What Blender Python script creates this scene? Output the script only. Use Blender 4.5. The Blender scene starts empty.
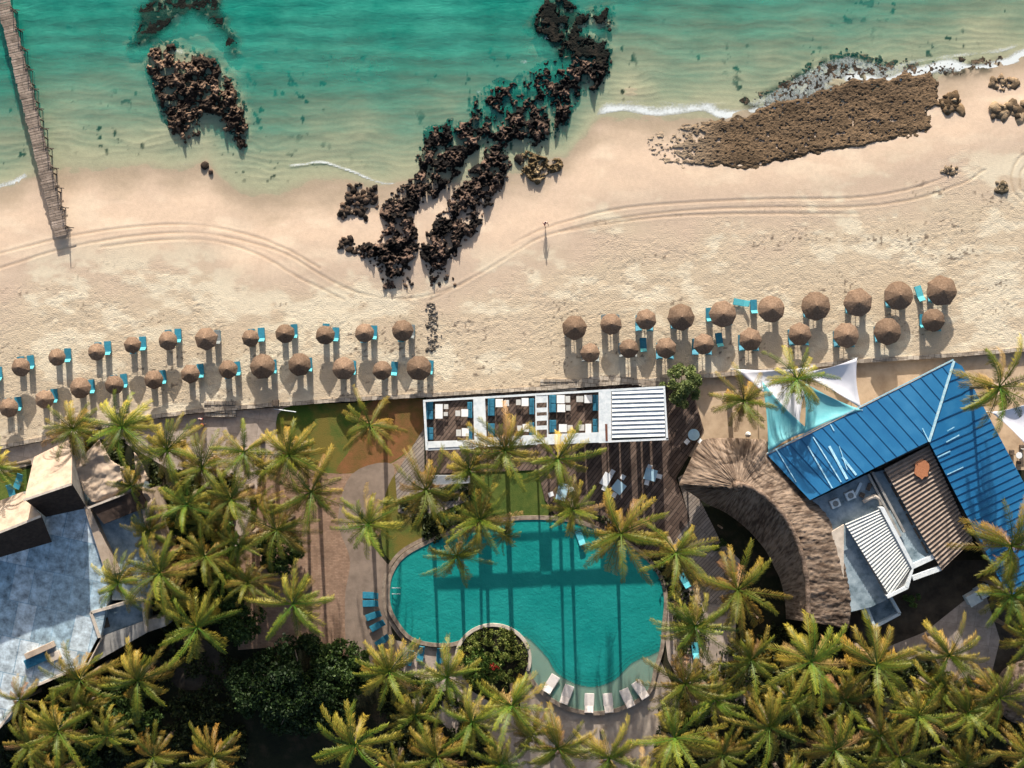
import bpy, math, random
import numpy as np
from mathutils import Vector, Matrix
random.seed(7); rng = np.random.default_rng(7)
SC = bpy.context.scene; COL = SC.collection
H = 170.0; S = 8.0
SEA = -0.9; GZ = -0.5          # water level, resort ground level (beach at the wall is 0)
def P(px, py, z=0.0):
    k = (H - z) / H
    return Vector(((px-512)/S*k, (384-py)/S*k, z))
R = math.radians
# ------------------------------------------------------------------ tagging
def tag(o, label=None, cat=None, group=None, kind=None):
    if label: o['label'] = label
    if cat: o['category'] = cat
    if group: o['group'] = group
    if kind: o['kind'] = kind
    return o
def thing(name, label, cat, loc=(0,0,0), group=None, rz=0.0):
    o = bpy.data.objects.new(name, None); COL.objects.link(o)
    o.location = loc; o.rotation_euler = (0,0,rz); o.empty_display_size = 0.3
    return tag(o, label, cat, group)
def copy_tree(o, parent=None):
    c = o.copy(); COL.objects.link(c)
    if parent: c.parent = parent
    for ch in list(o.children): copy_tree(ch, c)
    return c
# ------------------------------------------------------------------ mesh builder
class MB:
    def __init__(s): s.v=[]; s.f=[]
    def add(s, vs, fs):
        n=len(s.v); s.v.extend([tuple(v) for v in vs]); s.f.extend([tuple(i+n for i in f) for f in fs]); return s
    def box(s, c, size, rz=0.0, M=None):
        x,y,z=[d/2 for d in size]
        vs=[Vector((a*x,b*y,cc*z)) for a in(-1,1) for b in(-1,1) for cc in(-1,1)]
        if M is None: M=Matrix.Rotation(rz,3,'Z')
        vs=[M@v+Vector(c) for v in vs]
        return s.add(vs,[(0,1,3,2),(4,6,7,5),(0,4,5,1),(2,3,7,6),(0,2,6,4),(1,5,7,3)])
    def beam(s, a, b, w, h=None):
        a=Vector(a); b=Vector(b); d=b-a; L=d.length
        if L<1e-6: return s
        h=h or w
        q=d.to_track_quat('X','Z').to_matrix()
        return s.box((a+b)/2,(L,w,h),M=q)
    def prism(s, poly, z0, z1):
        """poly: list of (x,y) world, or 3-vectors for the top"""
        n=len(poly)
        t=[Vector((p[0],p[1],p[2] if len(p)>2 else z1)) for p in poly]
        A=sum(t[i].x*t[(i+1)%n].y-t[(i+1)%n].x*t[i].y for i in range(n))
        if A<0: t.reverse()
        b=[Vector((p.x,p.y,z0)) for p in t]
        return s.add(t+b,[tuple(range(n)),tuple(range(2*n-1,n-1,-1))]+[(i+n,(i+1)%n+n,(i+1)%n,i) for i in range(n)])
    def tube(s, pts, rads, n=8, cap=True):
        pts=[Vector(p) for p in pts]; rings=[]
        up=Vector((0,0,1))
        for i,p in enumerate(pts):
            d=(pts[min(i+1,len(pts)-1)]-pts[max(i-1,0)]).normalized()
            u=d.cross(up); 
            if u.length<1e-3: u=d.cross(Vector((0,1,0)))
            u.normalize(); w=d.cross(u)
            r=rads[i] if hasattr(rads,'__len__') else rads
            rings.append([p+u*math.cos(2*math.pi*k/n)*r+w*math.sin(2*math.pi*k/n)*r for k in range(n)])
        vs=[v for r_ in rings for v in r_]; fs=[]
        for i in range(len(pts)-1):
            for k in range(n):
                fs.append((i*n+k,i*n+(k+1)%n,(i+1)*n+(k+1)%n,(i+1)*n+k))
        if cap:
            fs.append(tuple(range(n-1,-1,-1))); fs.append(tuple((len(pts)-1)*n+k for k in range(n)))
        return s.add(vs,fs)
    def build(s, name, mat, parent=None, smooth=False, bevel=0.0):
        if parent is not None and parent.location.length>0:
            l=parent.location; inv=Matrix.Rotation(-parent.rotation_euler.z,3,'Z')
            vs=[tuple(inv@(Vector(v)-l)) for v in s.v]
        else: vs=s.v
        me=bpy.data.meshes.new(name); me.from_pydata(vs,[],s.f); me.update()
        if mat: me.materials.append(mat)
        if smooth: me.polygons.foreach_set('use_smooth',[True]*len(me.polygons))
        o=bpy.data.objects.new(name,me); COL.objects.link(o)
        if parent is not None: o.parent=parent
        if bevel>0:
            b=o.modifiers.new('bevel','BEVEL'); b.width=bevel; b.segments=2; b.limit_method='ANGLE'
        return o
def npmesh(name, V, F, mat, parent=None, smooth=False, attrs=None, colors=None):
    """V (n,3); F (m,k) uniform face size"""
    me=bpy.data.meshes.new(name); V=np.asarray(V,dtype=np.float32); F=np.asarray(F,dtype=np.int32)
    m,k=F.shape
    me.vertices.add(len(V)); me.vertices.foreach_set('co',V.ravel())
    me.loops.add(m*k); me.loops.foreach_set('vertex_index',F.ravel())
    me.polygons.add(m); me.polygons.foreach_set('loop_start',np.arange(0,m*k,k,dtype=np.int32))
    try: me.polygons.foreach_set('loop_total',np.full(m,k,dtype=np.int32))
    except Exception: pass
    me.update(calc_edges=True); me.validate()
    if smooth: me.polygons.foreach_set('use_smooth',np.ones(m,dtype=bool))
    for an,a in (attrs or {}).items():
        at=me.attributes.new(an,'FLOAT','POINT'); at.data.foreach_set('value',np.asarray(a,dtype=np.float32).ravel())
    for an,a in (colors or {}).items():
        at=me.attributes.new(an,'FLOAT_COLOR','POINT'); a=np.asarray(a,dtype=np.float32)
        at.data.foreach_set('color',np.concatenate([a,np.ones((len(a),1),np.float32)],1).ravel())
    me.materials.append(mat)
    o=bpy.data.objects.new(name,me); COL.objects.link(o)
    if parent is not None: o.parent=parent
    return o
# ------------------------------------------------------------------ noise / geometry helpers in numpy
def vnoise(x,y,seed=0):
    r=np.random.default_rng(seed); T=r.random((256,256))
    xi=np.floor(x).astype(int); yi=np.floor(y).astype(int); fx=x-xi; fy=y-yi
    fx=fx*fx*(3-2*fx); fy=fy*fy*(3-2*fy)
    a=T[xi%256,yi%256]; b=T[(xi+1)%256,yi%256]; c=T[xi%256,(yi+1)%256]; d=T[(xi+1)%256,(yi+1)%256]
    return (a*(1-fx)+b*fx)*(1-fy)+(c*(1-fx)+d*fx)*fy
def fbm(x,y,oct=4,seed=0):
    s=0; a=1; t=0
    for i in range(oct):
        s=s+a*vnoise(x*2**i+17*i,y*2**i+31*i,seed+i); t+=a; a*=.5
    return s/t
def worley(x,y,seed=0):
    r=np.random.default_rng(seed); T=r.random((64,64,2))
    xi=np.floor(x).astype(int); yi=np.floor(y).astype(int); best=np.full(x.shape,9.)
    for dx in(-1,0,1):
        for dy in(-1,0,1):
            q=T[(xi+dx)%64,(yi+dy)%64]
            d=np.hypot(xi+dx+q[...,0]-x, yi+dy+q[...,1]-y); best=np.minimum(best,d)
    return best
def inpoly(x,y,poly):
    ins=np.zeros(x.shape,bool); n=len(poly)
    for i in range(n):
        x0,y0=poly[i]; x1,y1=poly[(i+1)%n]
        if y0==y1: continue
        c=((y0>y)!=(y1>y))&(x<(x1-x0)*(y-y0)/(y1-y0)+x0); ins^=c
    return ins
def segdist(x,y,pts,closed=False):
    best=np.full(x.shape,1e9); n=len(pts)
    for i in range(n if closed else n-1):
        x0,y0=pts[i]; x1,y1=pts[(i+1)%n]; dx=x1-x0; dy=y1-y0; L=dx*dx+dy*dy+1e-9
        t=np.clip(((x-x0)*dx+(y-y0)*dy)/L,0,1)
        best=np.minimum(best,np.hypot(x-x0-t*dx,y-y0-t*dy))
    return best
def sdf(x,y,poly):
    d=segdist(x,y,poly,True); return np.where(inpoly(x,y,poly),d,-d)   # positive inside
def sst(a,b,x):
    t=np.clip((x-a)/(b-a),0,1); return t*t*(3-2*t)
def smooth_poly(pts, n=6, closed=True):
    out=[]; N=len(pts)
    rg=range(N) if closed else range(N-1)
    for i in rg:
        g=lambda j: np.array(pts[j%N] if closed else pts[min(max(j,0),N-1)],float)
        p0,p1,p2,p3=g(i-1),g(i),g(i+1),g(i+2)
        for k in range(n):
            t=k/n
            out.append(tuple(.5*((2*p1)+(-p0+p2)*t+(2*p0-5*p1+4*p2-p3)*t*t+(-p0+3*p1-3*p2+p3)*t**3)))
    if not closed: out.append(tuple(pts[-1]))
    return out
# ------------------------------------------------------------------ materials
def nm(name):
    m=bpy.data.materials.new(name); m.use_nodes=True; nt=m.node_tree
    return m,nt,nt.nodes['Principled BSDF']
def nd(nt,t,**kw):
    n=nt.nodes.new(t)
    for k,v in kw.items():
        if k.startswith('_'): setattr(n,k[1:],v)
        else: n.inputs[k.replace('__',' ')].default_value=v
    return n
def c4(c): return (c[0],c[1],c[2],1)
def coords(nt, stretch=(1,1,1), rot=0.0, rnd=True):
    tc=nd(nt,'ShaderNodeTexCoord'); mp=nd(nt,'ShaderNodeMapping')
    mp.inputs['Scale'].default_value=stretch; mp.inputs['Rotation'].default_value=(0,0,rot)
    if rnd:
        oi=nd(nt,'ShaderNodeObjectInfo'); mu=nd(nt,'ShaderNodeMath',_operation='MULTIPLY'); mu.inputs[1].default_value=37.0
        nt.links.new(oi.outputs['Random'],mu.inputs[0]); ad=nd(nt,'ShaderNodeVectorMath',_operation='ADD')
        nt.links.new(tc.outputs['Object'],ad.inputs[0]); nt.links.new(mu.outputs[0],ad.inputs[1]); nt.links.new(ad.outputs[0],mp.inputs['Vector'])
    else: nt.links.new(tc.outputs['Object'],mp.inputs['Vector'])
    return mp.outputs['Vector']
def pmat(name,c1,c2,scale=3.0,rough=.8,bump=.3,bscale=12.0,detail=6.0,stretch=(1,1,1),rot=0.0,lo=.35,hi=.65,spec=.3,rnd=True,c3=None,dist=.05,hv=0.0):
    m,nt,b=nm(name); v=coords(nt,stretch,rot,rnd)
    n1=nd(nt,'ShaderNodeTexNoise'); n1.inputs['Scale'].default_value=scale; n1.inputs['Detail'].default_value=detail; n1.inputs['Roughness'].default_value=.65
    nt.links.new(v,n1.inputs['Vector'])
    r=nd(nt,'ShaderNodeValToRGB'); r.color_ramp.elements[0].position=lo; r.color_ramp.elements[1].position=hi
    r.color_ramp.elements[0].color=c4(c1); r.color_ramp.elements[1].color=c4(c2)
    if c3: e=r.color_ramp.elements.new((lo+hi)/2); e.color=c4(c3)
    nt.links.new(n1.outputs['Fac'],r.inputs['Fac']); out=r.outputs['Color']
    if hv>0:
        oi=nd(nt,'ShaderNodeObjectInfo'); mr=nd(nt,'ShaderNodeMapRange'); mr.inputs['To Min'].default_value=1-hv; mr.inputs['To Max'].default_value=1+hv
        nt.links.new(oi.outputs['Random'],mr.inputs['Value'])
        hs=nd(nt,'ShaderNodeHueSaturation'); nt.links.new(mr.outputs[0],hs.inputs['Value']); nt.links.new(out,hs.inputs['Color']); out=hs.outputs['Color']
    nt.links.new(out,b.inputs['Base Color'])
    b.inputs['Roughness'].default_value=rough; b.inputs['Specular IOR Level'].default_value=spec
    if bump>0:
        n2=nd(nt,'ShaderNodeTexNoise'); n2.inputs['Scale'].default_value=bscale; n2.inputs['Detail'].default_value=4
        nt.links.new(v,n2.inputs['Vector'])
        bp=nd(nt,'ShaderNodeBump'); bp.inputs['Strength'].default_value=bump; bp.inputs['Distance'].default_value=dist
        nt.links.new(n2.outputs['Fac'],bp.inputs['Height']); nt.links.new(bp.outputs['Normal'],b.inputs['Normal'])
    return m
def brickmat(name,c1,c2,mortar,w,h,rot=0.0,ms=.02,rough=.8,noise=.25,spec=.3,bump=.4,off=.5):
    m,nt,b=nm(name); v=coords(nt,(1,1,1),rot,False)
    bt=nd(nt,'ShaderNodeTexBrick'); bt.inputs['Color1'].default_value=c4(c1); bt.inputs['Color2'].default_value=c4(c2); bt.inputs['Mortar'].default_value=c4(mortar)
    bt.inputs['Scale'].default_value=1; bt.inputs['Brick Width'].default_value=w; bt.inputs['Row Height'].default_value=h; bt.inputs['Mortar Size'].default_value=ms; bt.offset=off
    nt.links.new(v,bt.inputs['Vector'])
    n1=nd(nt,'ShaderNodeTexNoise'); n1.inputs['Scale'].default_value=.9; n1.inputs['Detail'].default_value=7; n1.inputs['Roughness'].default_value=.7
    nt.links.new(v,n1.inputs['Vector'])
    mr=nd(nt,'ShaderNodeMapRange'); mr.inputs['From Min'].default_value=.3; mr.inputs['From Max'].default_value=.7; mr.inputs['To Min'].default_value=1-noise; mr.inputs['To Max'].default_value=1+noise
    nt.links.new(n1.outputs['Fac'],mr.inputs['Value'])
    mx=nd(nt,'ShaderNodeVectorMath',_operation='SCALE'); nt.links.new(bt.outputs['Color'],mx.inputs[0]); nt.links.new(mr.outputs[0],mx.inputs['Scale'])
    nt.links.new(mx.outputs[0],b.inputs['Base Color']); b.inputs['Roughness'].default_value=rough; b.inputs['Specular IOR Level'].default_value=spec
    if bump>0:
        iv=nd(nt,'ShaderNodeMath',_operation='SUBTRACT'); iv.inputs[0].default_value=1; nt.links.new(bt.outputs['Fac'],iv.inputs[1])
        ad=nd(nt,'ShaderNodeMath',_operation='ADD'); nt.links.new(iv.outputs[0],ad.inputs[0]); nt.links.new(n1.outputs['Fac'],ad.inputs[1])
        bp=nd(nt,'ShaderNodeBump'); bp.inputs['Strength'].default_value=bump; bp.inputs['Distance'].default_value=.02
        nt.links.new(ad.outputs[0],bp.inputs['Height']); nt.links.new(bp.outputs['Normal'],b.inputs['Normal'])
    return m
M={}
M['umb']=pmat('straw_thatch',(.10,.065,.046),(.285,.20,.145),5,.95,.45,16,8,(1,1,1),c3=(.185,.127,.09),spec=.05,dist=.05,lo=.25,hi=.75,hv=.2)
M['pole']=pmat('pole_wood',(.16,.11,.08),(.3,.22,.16),6,.8,.2)
M['lblue']=pmat('lounger_blue_mesh',(.02,.16,.24),(.035,.22,.32),4,.6,.15,30,hv=.2)
M['lcyan']=pmat('lounger_cyan_cloth',(.06,.33,.40),(.09,.40,.47),4,.7,.15,30,hv=.15)
M['lframe']=pmat('lounger_frame',(.03,.15,.21),(.05,.19,.26),5,.5,.05)
M['lgrey']=pmat('lounger_grey_mesh',(.12,.14,.15),(.2,.22,.23),4,.7,.15,30)
M['lwhite']=pmat('lounger_white_plastic',(.66,.60,.57),(.78,.72,.69),3,.5,.08,20)
M['white']=pmat('white_paint',(.52,.58,.62),(.72,.76,.79),1.6,.6,.1,10,c3=(.66,.70,.73))
M['cloth']=pmat('white_table_cloth',(.74,.76,.78),(.84,.85,.86),3,.7,.08,15)
M['sofa']=pmat('blue_cushion',(.02,.12,.20),(.04,.20,.31),3,.8,.3,12)
M['ptable']=pmat('pale_blue_top',(.36,.55,.65),(.45,.63,.72),3,.5,.05)
M['chairw']=pmat('chair_white',(.50,.50,.49),(.62,.62,.60),3,.6,.05)
M['rust']=pmat('rusty_metal',(.10,.035,.025),(.2,.08,.05),8,.8,.3)
M['terra']=pmat('terracotta_sheet',(.36,.13,.06),(.5,.22,.11),9,.85,.5,20)
M['deckd']=brickmat('dark_deck',(.075,.048,.037),(.17,.12,.095),(.018,.013,.010),3.2,.42,rot=R(-52),ms=.035,noise=.4)
M['deckl']=brickmat('grey_deck',(.22,.18,.15),(.33,.28,.24),(.07,.055,.05),3.4,.36,rot=R(-46),ms=.03,noise=.3)
M['brickp']=brickmat('brick_paving',(.25,.155,.105),(.32,.21,.145),(.19,.125,.09),.42,.21,rot=R(0),ms=.012,noise=.28)
M['conc']=brickmat('concrete_walk',(.35,.285,.24),(.42,.345,.295),(.23,.19,.16),2.2,2.2,rot=R(8),ms=.02,noise=.3,off=0)
M['terr']=pmat('sandy_terrace',(.38,.27,.18),(.56,.42,.29),.5,.95,.4,16,9,c3=(.49,.36,.245),rnd=False)
M['lawn']=pmat('lawn_grass',(.05,.10,.014),(.15,.12,.025),.2,.95,.9,9,8,c3=(.10,.115,.022),lo=.40,hi=.56,rnd=False,dist=.06)
M['lawng']=pmat('green_grass',(.04,.08,.012),(.10,.13,.025),.6,.95,.9,9,8,rnd=False,dist=.06)
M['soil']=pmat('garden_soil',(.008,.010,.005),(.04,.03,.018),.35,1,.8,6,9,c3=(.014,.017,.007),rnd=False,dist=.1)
M['wall']=brickmat('stone_wall',(.28,.23,.185),(.46,.40,.33),(.16,.13,.10),.75,.55,rot=R(6),ms=.03,noise=.45)
M['tan']=pmat('tan_plaster',(.30,.23,.18),(.46,.37,.295),.8,.9,.12,8,9,c3=(.41,.32,.245))
M['tanw']=pmat('pale_plaster',(.42,.36,.30),(.62,.54,.46),1.2,.9,.3,8,8)
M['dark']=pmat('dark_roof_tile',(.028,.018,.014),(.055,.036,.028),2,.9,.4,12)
M['roofb']=brickmat('roof_membrane',(.25,.36,.44),(.50,.56,.60),(.20,.31,.40),2.4,4.4,rot=R(12),ms=.05,noise=.7,rough=.7,bump=.3)
M['roofw']=pmat('roof_grey',(.10,.15,.18),(.36,.44,.49),.7,.8,.4,9,10,c3=(.24,.31,.36),lo=.33,hi=.66)
M['bwall']=pmat('building_wall',(.22,.21,.20),(.34,.33,.31),1,.85,.2)
M['blue']=pmat('blue_metal_roof',(.008,.10,.25),(.026,.155,.325),.35,.38,.08,6,9,c3=(.012,.122,.28),lo=.3,hi=.7,spec=.5,rnd=False)
M['blued']=pmat('blue_seam',(.004,.07,.19),(.008,.10,.25),2,.5,0)
M['bstreak']=pmat('pale_streak',(.16,.40,.58),(.38,.60,.74),2,.6,.1)
M['ridge']=pmat('ridge_cap',(.18,.38,.50),(.42,.56,.62),3,.5,.1)
M['corr']=pmat('brown_corrugated',(.20,.155,.125),(.34,.27,.22),1.5,.7,.15,12,8)
M['corrw']=pmat('white_corrugated',(.50,.52,.51),(.62,.63,.61),1.2,.6,.1,12,8)
M['thatch']=pmat('old_thatch',(.04,.027,.02),(.36,.27,.21),2.4,.98,1.0,11,12,c3=(.18,.13,.10),lo=.30,hi=.72,spec=.05,rnd=False,dist=.10,stretch=(.6,1.4,1))
M['thatchi']=pmat('dark_thatch',(.03,.02,.015),(.08,.055,.04),1.6,.98,1.0,9,12,spec=.05,rnd=False,dist=.15)
M['ac']=pmat('light_box',(.42,.52,.58),(.55,.63,.68),2,.6,.05)
M['sailw']=pmat('white_sail',(.60,.60,.66),(.70,.70,.76),.6,.7,.15,2)
M['sailt']=pmat('teal_sail',(.11,.40,.46),(.19,.50,.55),.5,.7,.2,2)
M['jetty']=brickmat('jetty_planks',(.20,.155,.125),(.34,.27,.225),(.12,.09,.07),2.2,.30,rot=R(-14),ms=.03,noise=.5)
M['jpost']=pmat('jetty_post',(.06,.045,.035),(.13,.10,.08),4,.9,.3)
M['trunk']=pmat('palm_trunk',(.12,.09,.065),(.25,.20,.15),5,.95,.6,14,stretch=(1,1,3),dist=.04)
M['coping']=pmat('pool_coping',(.16,.125,.10),(.34,.28,.22),1.6,.85,.3,10,c3=(.24,.19,.15))
M['pinner']=pmat('pool_tile_floor',(.02,.30,.28),(.03,.36,.33),2,.5,.1)
M['pstep']=pmat('pool_shelf_floor',(.20,.27,.23),(.30,.36,.30),1.2,.6,.2)
M['red']=pmat('red_flower',(.35,.02,.02),(.55,.04,.03),3,.7,0)
M['skin']=pmat('skin',(.28,.15,.10),(.32,.18,.12),3,.6,0)
M['hair']=pmat('hair',(.015,.01,.008),(.03,.02,.015),9,.7,.2)
M['shirt']=pmat('shirt_red',(.22,.03,.035),(.30,.05,.05),5,.9,.2)
M['shirtp']=pmat('shirt_pink',(.5,.32,.30),(.6,.42,.40),5,.9,.2)
M['short']=pmat('dark_shorts',(.02,.02,.03),(.04,.04,.05),5,.9,.2)
M['terr2']=pmat('bare_yard_and_path_shade',(.03,.024,.018),(.09,.07,.05),.5,.95,.5,10,8,rnd=False)  # dark yard earth; also carries the painted shade of one path
M['drylawn']=pmat('dry_lawn',(.11,.085,.02),(.25,.105,.045),.5,.95,.9,9,8,rnd=False,dist=.06)
M['paving2']=pmat('garden_path',(.19,.145,.115),(.28,.215,.17),.8,.9,.3,8,8,rnd=False)
M['paving']=pmat('terrace_paving',(.28,.22,.18),(.42,.35,.29),.8,.9,.3,8,8,rnd=False)
def vcolmat(name,rough=.9,bump=.5,bscale=5.0,dist=.06,spec=.2,translucent=0.0,hue=0.0,foot=False):
    m,nt,b=nm(name); a=nd(nt,'ShaderNodeVertexColor'); a.layer_name='Col'; src=a.outputs['Color']
    if hue>0:
        oi=nd(nt,'ShaderNodeObjectInfo'); hs=nd(nt,'ShaderNodeHueSaturation')
        for nmn,lo,hi in (('Hue',.5-hue,.5+hue*.45),('Value',.78,1.22)):
            mr=nd(nt,'ShaderNodeMapRange'); mr.inputs['To Min'].default_value=lo; mr.inputs['To Max'].default_value=hi
            nt.links.new(oi.outputs['Random'],mr.inputs['Value']); nt.links.new(mr.outputs[0],hs.inputs[nmn])
        nt.links.new(src,hs.inputs['Color']); src=hs.outputs['Color']
    nt.links.new(src,b.inputs['Base Color']); b.inputs['Roughness'].default_value=rough; b.inputs['Specular IOR Level'].default_value=spec
    if bump>0:
        tc=nd(nt,'ShaderNodeTexCoord'); n=nd(nt,'ShaderNodeTexNoise'); n.inputs['Scale'].default_value=bscale; n.inputs['Detail'].default_value=5
        nt.links.new(tc.outputs['Object'],n.inputs['Vector']); h=n.outputs['Fac']
        bp=nd(nt,'ShaderNodeBump'); bp.inputs['Strength'].default_value=bump; bp.inputs['Distance'].default_value=dist
        if foot:
            at=nd(nt,'ShaderNodeAttribute'); at.attribute_name='foot'
            mu=nd(nt,'ShaderNodeMath',_operation='MULTIPLY'); nt.links.new(h,mu.inputs[0]); nt.links.new(at.outputs['Fac'],mu.inputs[1]); h=mu.outputs[0]
        nt.links.new(h,bp.inputs['Height']); nt.links.new(bp.outputs['Normal'],b.inputs['Normal'])
    if translucent>0:
        t=nd(nt,'ShaderNodeBsdfTranslucent'); mx=nd(nt,'ShaderNodeMixShader'); mx.inputs[0].default_value=translucent
        nt.links.new(src,t.inputs['Color']); nt.links.new(b.outputs[0],mx.inputs[1]); nt.links.new(t.outputs[0],mx.inputs[2])
        nt.links.new(mx.outputs[0],nt.nodes['Material Output'].inputs['Surface'])
    return m
M['thatchv']=vcolmat('layered_thatch',.98,.8,12,.10,.05)
M['sand']=vcolmat('beach_sand',.95,.62,6.0,.12,.15,foot=True)
M['rock']=vcolmat('reef_rock',.85,.8,7,.12,.15)
M['leaf']=vcolmat('palm_leaf',.5,0,translucent=.05,hue=.030,spec=.22)
M['tleaf']=vcolmat('tree_leaf',.6,0,translucent=.2,spec=.3)
def watermat(name,deep,k,bs,bstr,foam=True,shallow=None,wstretch=(1,1,1),wscale=1.2):
    m,nt,b=nm(name); L=nt.links
    a=nd(nt,'ShaderNodeAttribute'); a.attribute_name='depth'
    mu=nd(nt,'ShaderNodeMath',_operation='MULTIPLY'); mu.inputs[1].default_value=-k; L.new(a.outputs['Fac'],mu.inputs[0])
    ex=nd(nt,'ShaderNodeMath',_operation='EXPONENT'); L.new(mu.outputs[0],ex.inputs[0])
    fa=nd(nt,'ShaderNodeMath',_operation='SUBTRACT'); fa.inputs[0].default_value=1; L.new(ex.outputs[0],fa.inputs[1])
    v=coords(nt,(1,1,1),0,False)
    nz=nd(nt,'ShaderNodeTexNoise'); nz.inputs['Scale'].default_value=.12; nz.inputs['Detail'].default_value=8; nz.inputs['Roughness'].default_value=.7; L.new(v,nz.inputs['Vector'])
    cr=nd(nt,'ShaderNodeValToRGB'); cr.color_ramp.elements[0].position=.35; cr.color_ramp.elements[1].position=.68
    cr.color_ramp.elements[0].color=c4(deep[0]); cr.color_ramp.elements[1].color=c4(deep[1]); L.new(nz.outputs['Fac'],cr.inputs['Fac'])
    L.new(cr.outputs['Color'],b.inputs['Base Color']); b.inputs['Roughness'].default_value=.10; b.inputs['Specular IOR Level'].default_value=.5; b.inputs['IOR'].default_value=1.33
    v2=coords(nt,wstretch,0,False)
    n2=nd(nt,'ShaderNodeTexNoise'); n2.inputs['Scale'].default_value=bs; n2.inputs['Detail'].default_value=4; n2.inputs['Distortion'].default_value=.6; L.new(v2,n2.inputs['Vector'])
    n3=nd(nt,'ShaderNodeTexNoise'); n3.inputs['Scale'].default_value=wscale; n3.inputs['Detail'].default_value=3; L.new(v2,n3.inputs['Vector'])
    ad=nd(nt,'ShaderNodeMath',_operation='ADD'); L.new(n2.outputs['Fac'],ad.inputs[0]); L.new(n3.outputs['Fac'],ad.inputs[1])
    bp=nd(nt,'ShaderNodeBump'); bp.inputs['Strength'].default_value=bstr; bp.inputs['Distance'].default_value=.12
    L.new(ad.outputs[0],bp.inputs['Height']); L.new(bp.outputs['Normal'],b.inputs['Normal'])
    tr=nd(nt,'ShaderNodeBsdfTransparent'); tr.inputs['Color'].default_value=(.93,.985,.97,1)
    mx=nd(nt,'ShaderNodeMixShader'); L.new(fa.outputs[0],mx.inputs[0]); L.new(tr.outputs[0],mx.inputs[1]); L.new(b.outputs[0],mx.inputs[2]); out=mx.outputs[0]
    if foam:
        f=nd(nt,'ShaderNodeAttribute'); f.attribute_name='foam'
        n4=nd(nt,'ShaderNodeTexNoise'); n4.inputs['Scale'].default_value=3.4; n4.inputs['Detail'].default_value=9; n4.inputs['Roughness'].default_value=.75; L.new(v,n4.inputs['Vector'])
        s=nd(nt,'ShaderNodeMath',_operation='ADD'); L.new(f.outputs['Fac'],s.inputs[0]); L.new(n4.outputs['Fac'],s.inputs[1])
        mr=nd(nt,'ShaderNodeMapRange'); mr.inputs['From Min'].default_value=1.0; mr.inputs['From Max'].default_value=1.55; L.new(s.outputs[0],mr.inputs['Value'])
        w=nd(nt,'ShaderNodeBsdfDiffuse'); w.inputs['Color'].default_value=(.78,.82,.82,1); w.inputs['Roughness'].default_value=.5
        m2=nd(nt,'ShaderNodeMixShader'); L.new(mr.outputs[0],m2.inputs[0]); L.new(out,m2.inputs[1]); L.new(w.outputs[0],m2.inputs[2]); out=m2.outputs[0]
    L.new(out,nt.nodes['Material Output'].inputs['Surface'])
    return m
M['sea']=watermat('sea_water',((.006,.20,.155),(.045,.33,.255)),1.35,1.1,.5,wstretch=(.55,1.7,1),wscale=.35)
M['pool']=watermat('pool_water',((.007,.215,.20),(.018,.29,.265)),2.2,3.2,.45,foam=False)
# ================================================================== BEACH, SEA, REEFS
WL=[(-300,250),(-60,205),(0,188),(30,175),(60,169),(120,167),(170,167),(205,160),(222,180),(240,193),(275,194),(310,182),(345,180),(383,186),(420,176),(460,180),(500,178),(535,166),(565,155),(585,134),(600,117),(640,113),(690,114),(740,113),(800,107),(850,96),(900,84),(960,70),(1024,54),(1100,35),(1400,0)]
WALL=[(-300,500),(-60,458),(0,447),(70,433),(140,418),(202,410),(280,404),(350,399),(425,395),(540,388),(600,384),(690,377),(760,371),(856,361),(905,358),(990,352),(1024,349),(1090,344),(1400,320)]
wlx=np.array([p[0] for p in WL],float); wly=np.array([p[1] for p in WL],float)
wax=np.array([p[0] for p in WALL],float); way=np.array([p[1] for p in WALL],float)
REEF_L=[(148,48),(165,40),(182,44),(205,52),(220,62),(236,84),(246,110),(248,146),(240,150),(230,138),(222,122),(212,114),(205,116),(200,128),(190,143),(176,135),(166,122),(158,104),(150,84),(146,64)]
REEF_LW=[(134,8),(150,-8),(220,-10),(222,12),(226,22),(238,40),(240,54),(228,52),(222,34),(205,20),(190,14),(175,22),(160,36),(140,50),(126,46),(136,30)]
REEF_C1=[(478,92),(492,80),(510,80),(530,66),(548,58),(572,60),(590,56),(612,58),(610,76),(596,92),(585,90),(572,108),(566,124),(552,140),(532,146),(518,140),(504,146),(512,158),(506,180),(498,198),(486,214),(474,232),(462,244),(452,258),(444,274),(432,280),(424,268),(420,248),(430,226),(444,206),(462,184),(480,160),(488,140),(476,152),(462,168),(450,182),(434,196),(424,204),(416,214),(420,236),(416,258),(404,276),(396,288),(386,286),(380,272),(366,262),(352,250),(362,242),(378,244),(384,228),(380,214),(388,198),(402,186),(418,170),(414,152),(422,136),(432,124),(448,122),(470,116),(474,102)]
REEF_CW=[(530,24),(536,6),(548,-8),(572,-4),(580,10),(596,8),(612,8),(614,24),(608,32),(600,26),(590,24),(582,30),(606,40),(612,56),(606,70),(588,60),(560,58),(548,42),(534,32)]
REEF_CL=[(334,212),(344,204),(350,186),(360,184),(374,190),(378,204),(368,220),(356,216),(342,222)]
REEF_CF=[(338,240),(346,238),(360,242),(372,248),(356,252),(342,246)]
REEF_R=[(640,140),(665,128),(700,122),(722,116),(756,112),(772,100),(800,94),(824,88),(852,78),(880,76),(910,72),(934,70),(944,82),(938,98),(944,104),(930,112),(934,128),(918,134),(894,138),(868,146),(830,152),(800,158),(772,164),(740,167),(714,166),(680,166),(655,160),(640,152)]
REEF_RW=[(740,100),(765,90),(788,77),(806,66),(826,56),(850,50),(890,60),(930,62),(968,58),(1000,58),(996,70),(960,76),(900,80),(850,92),(800,104),(752,110)]
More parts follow.
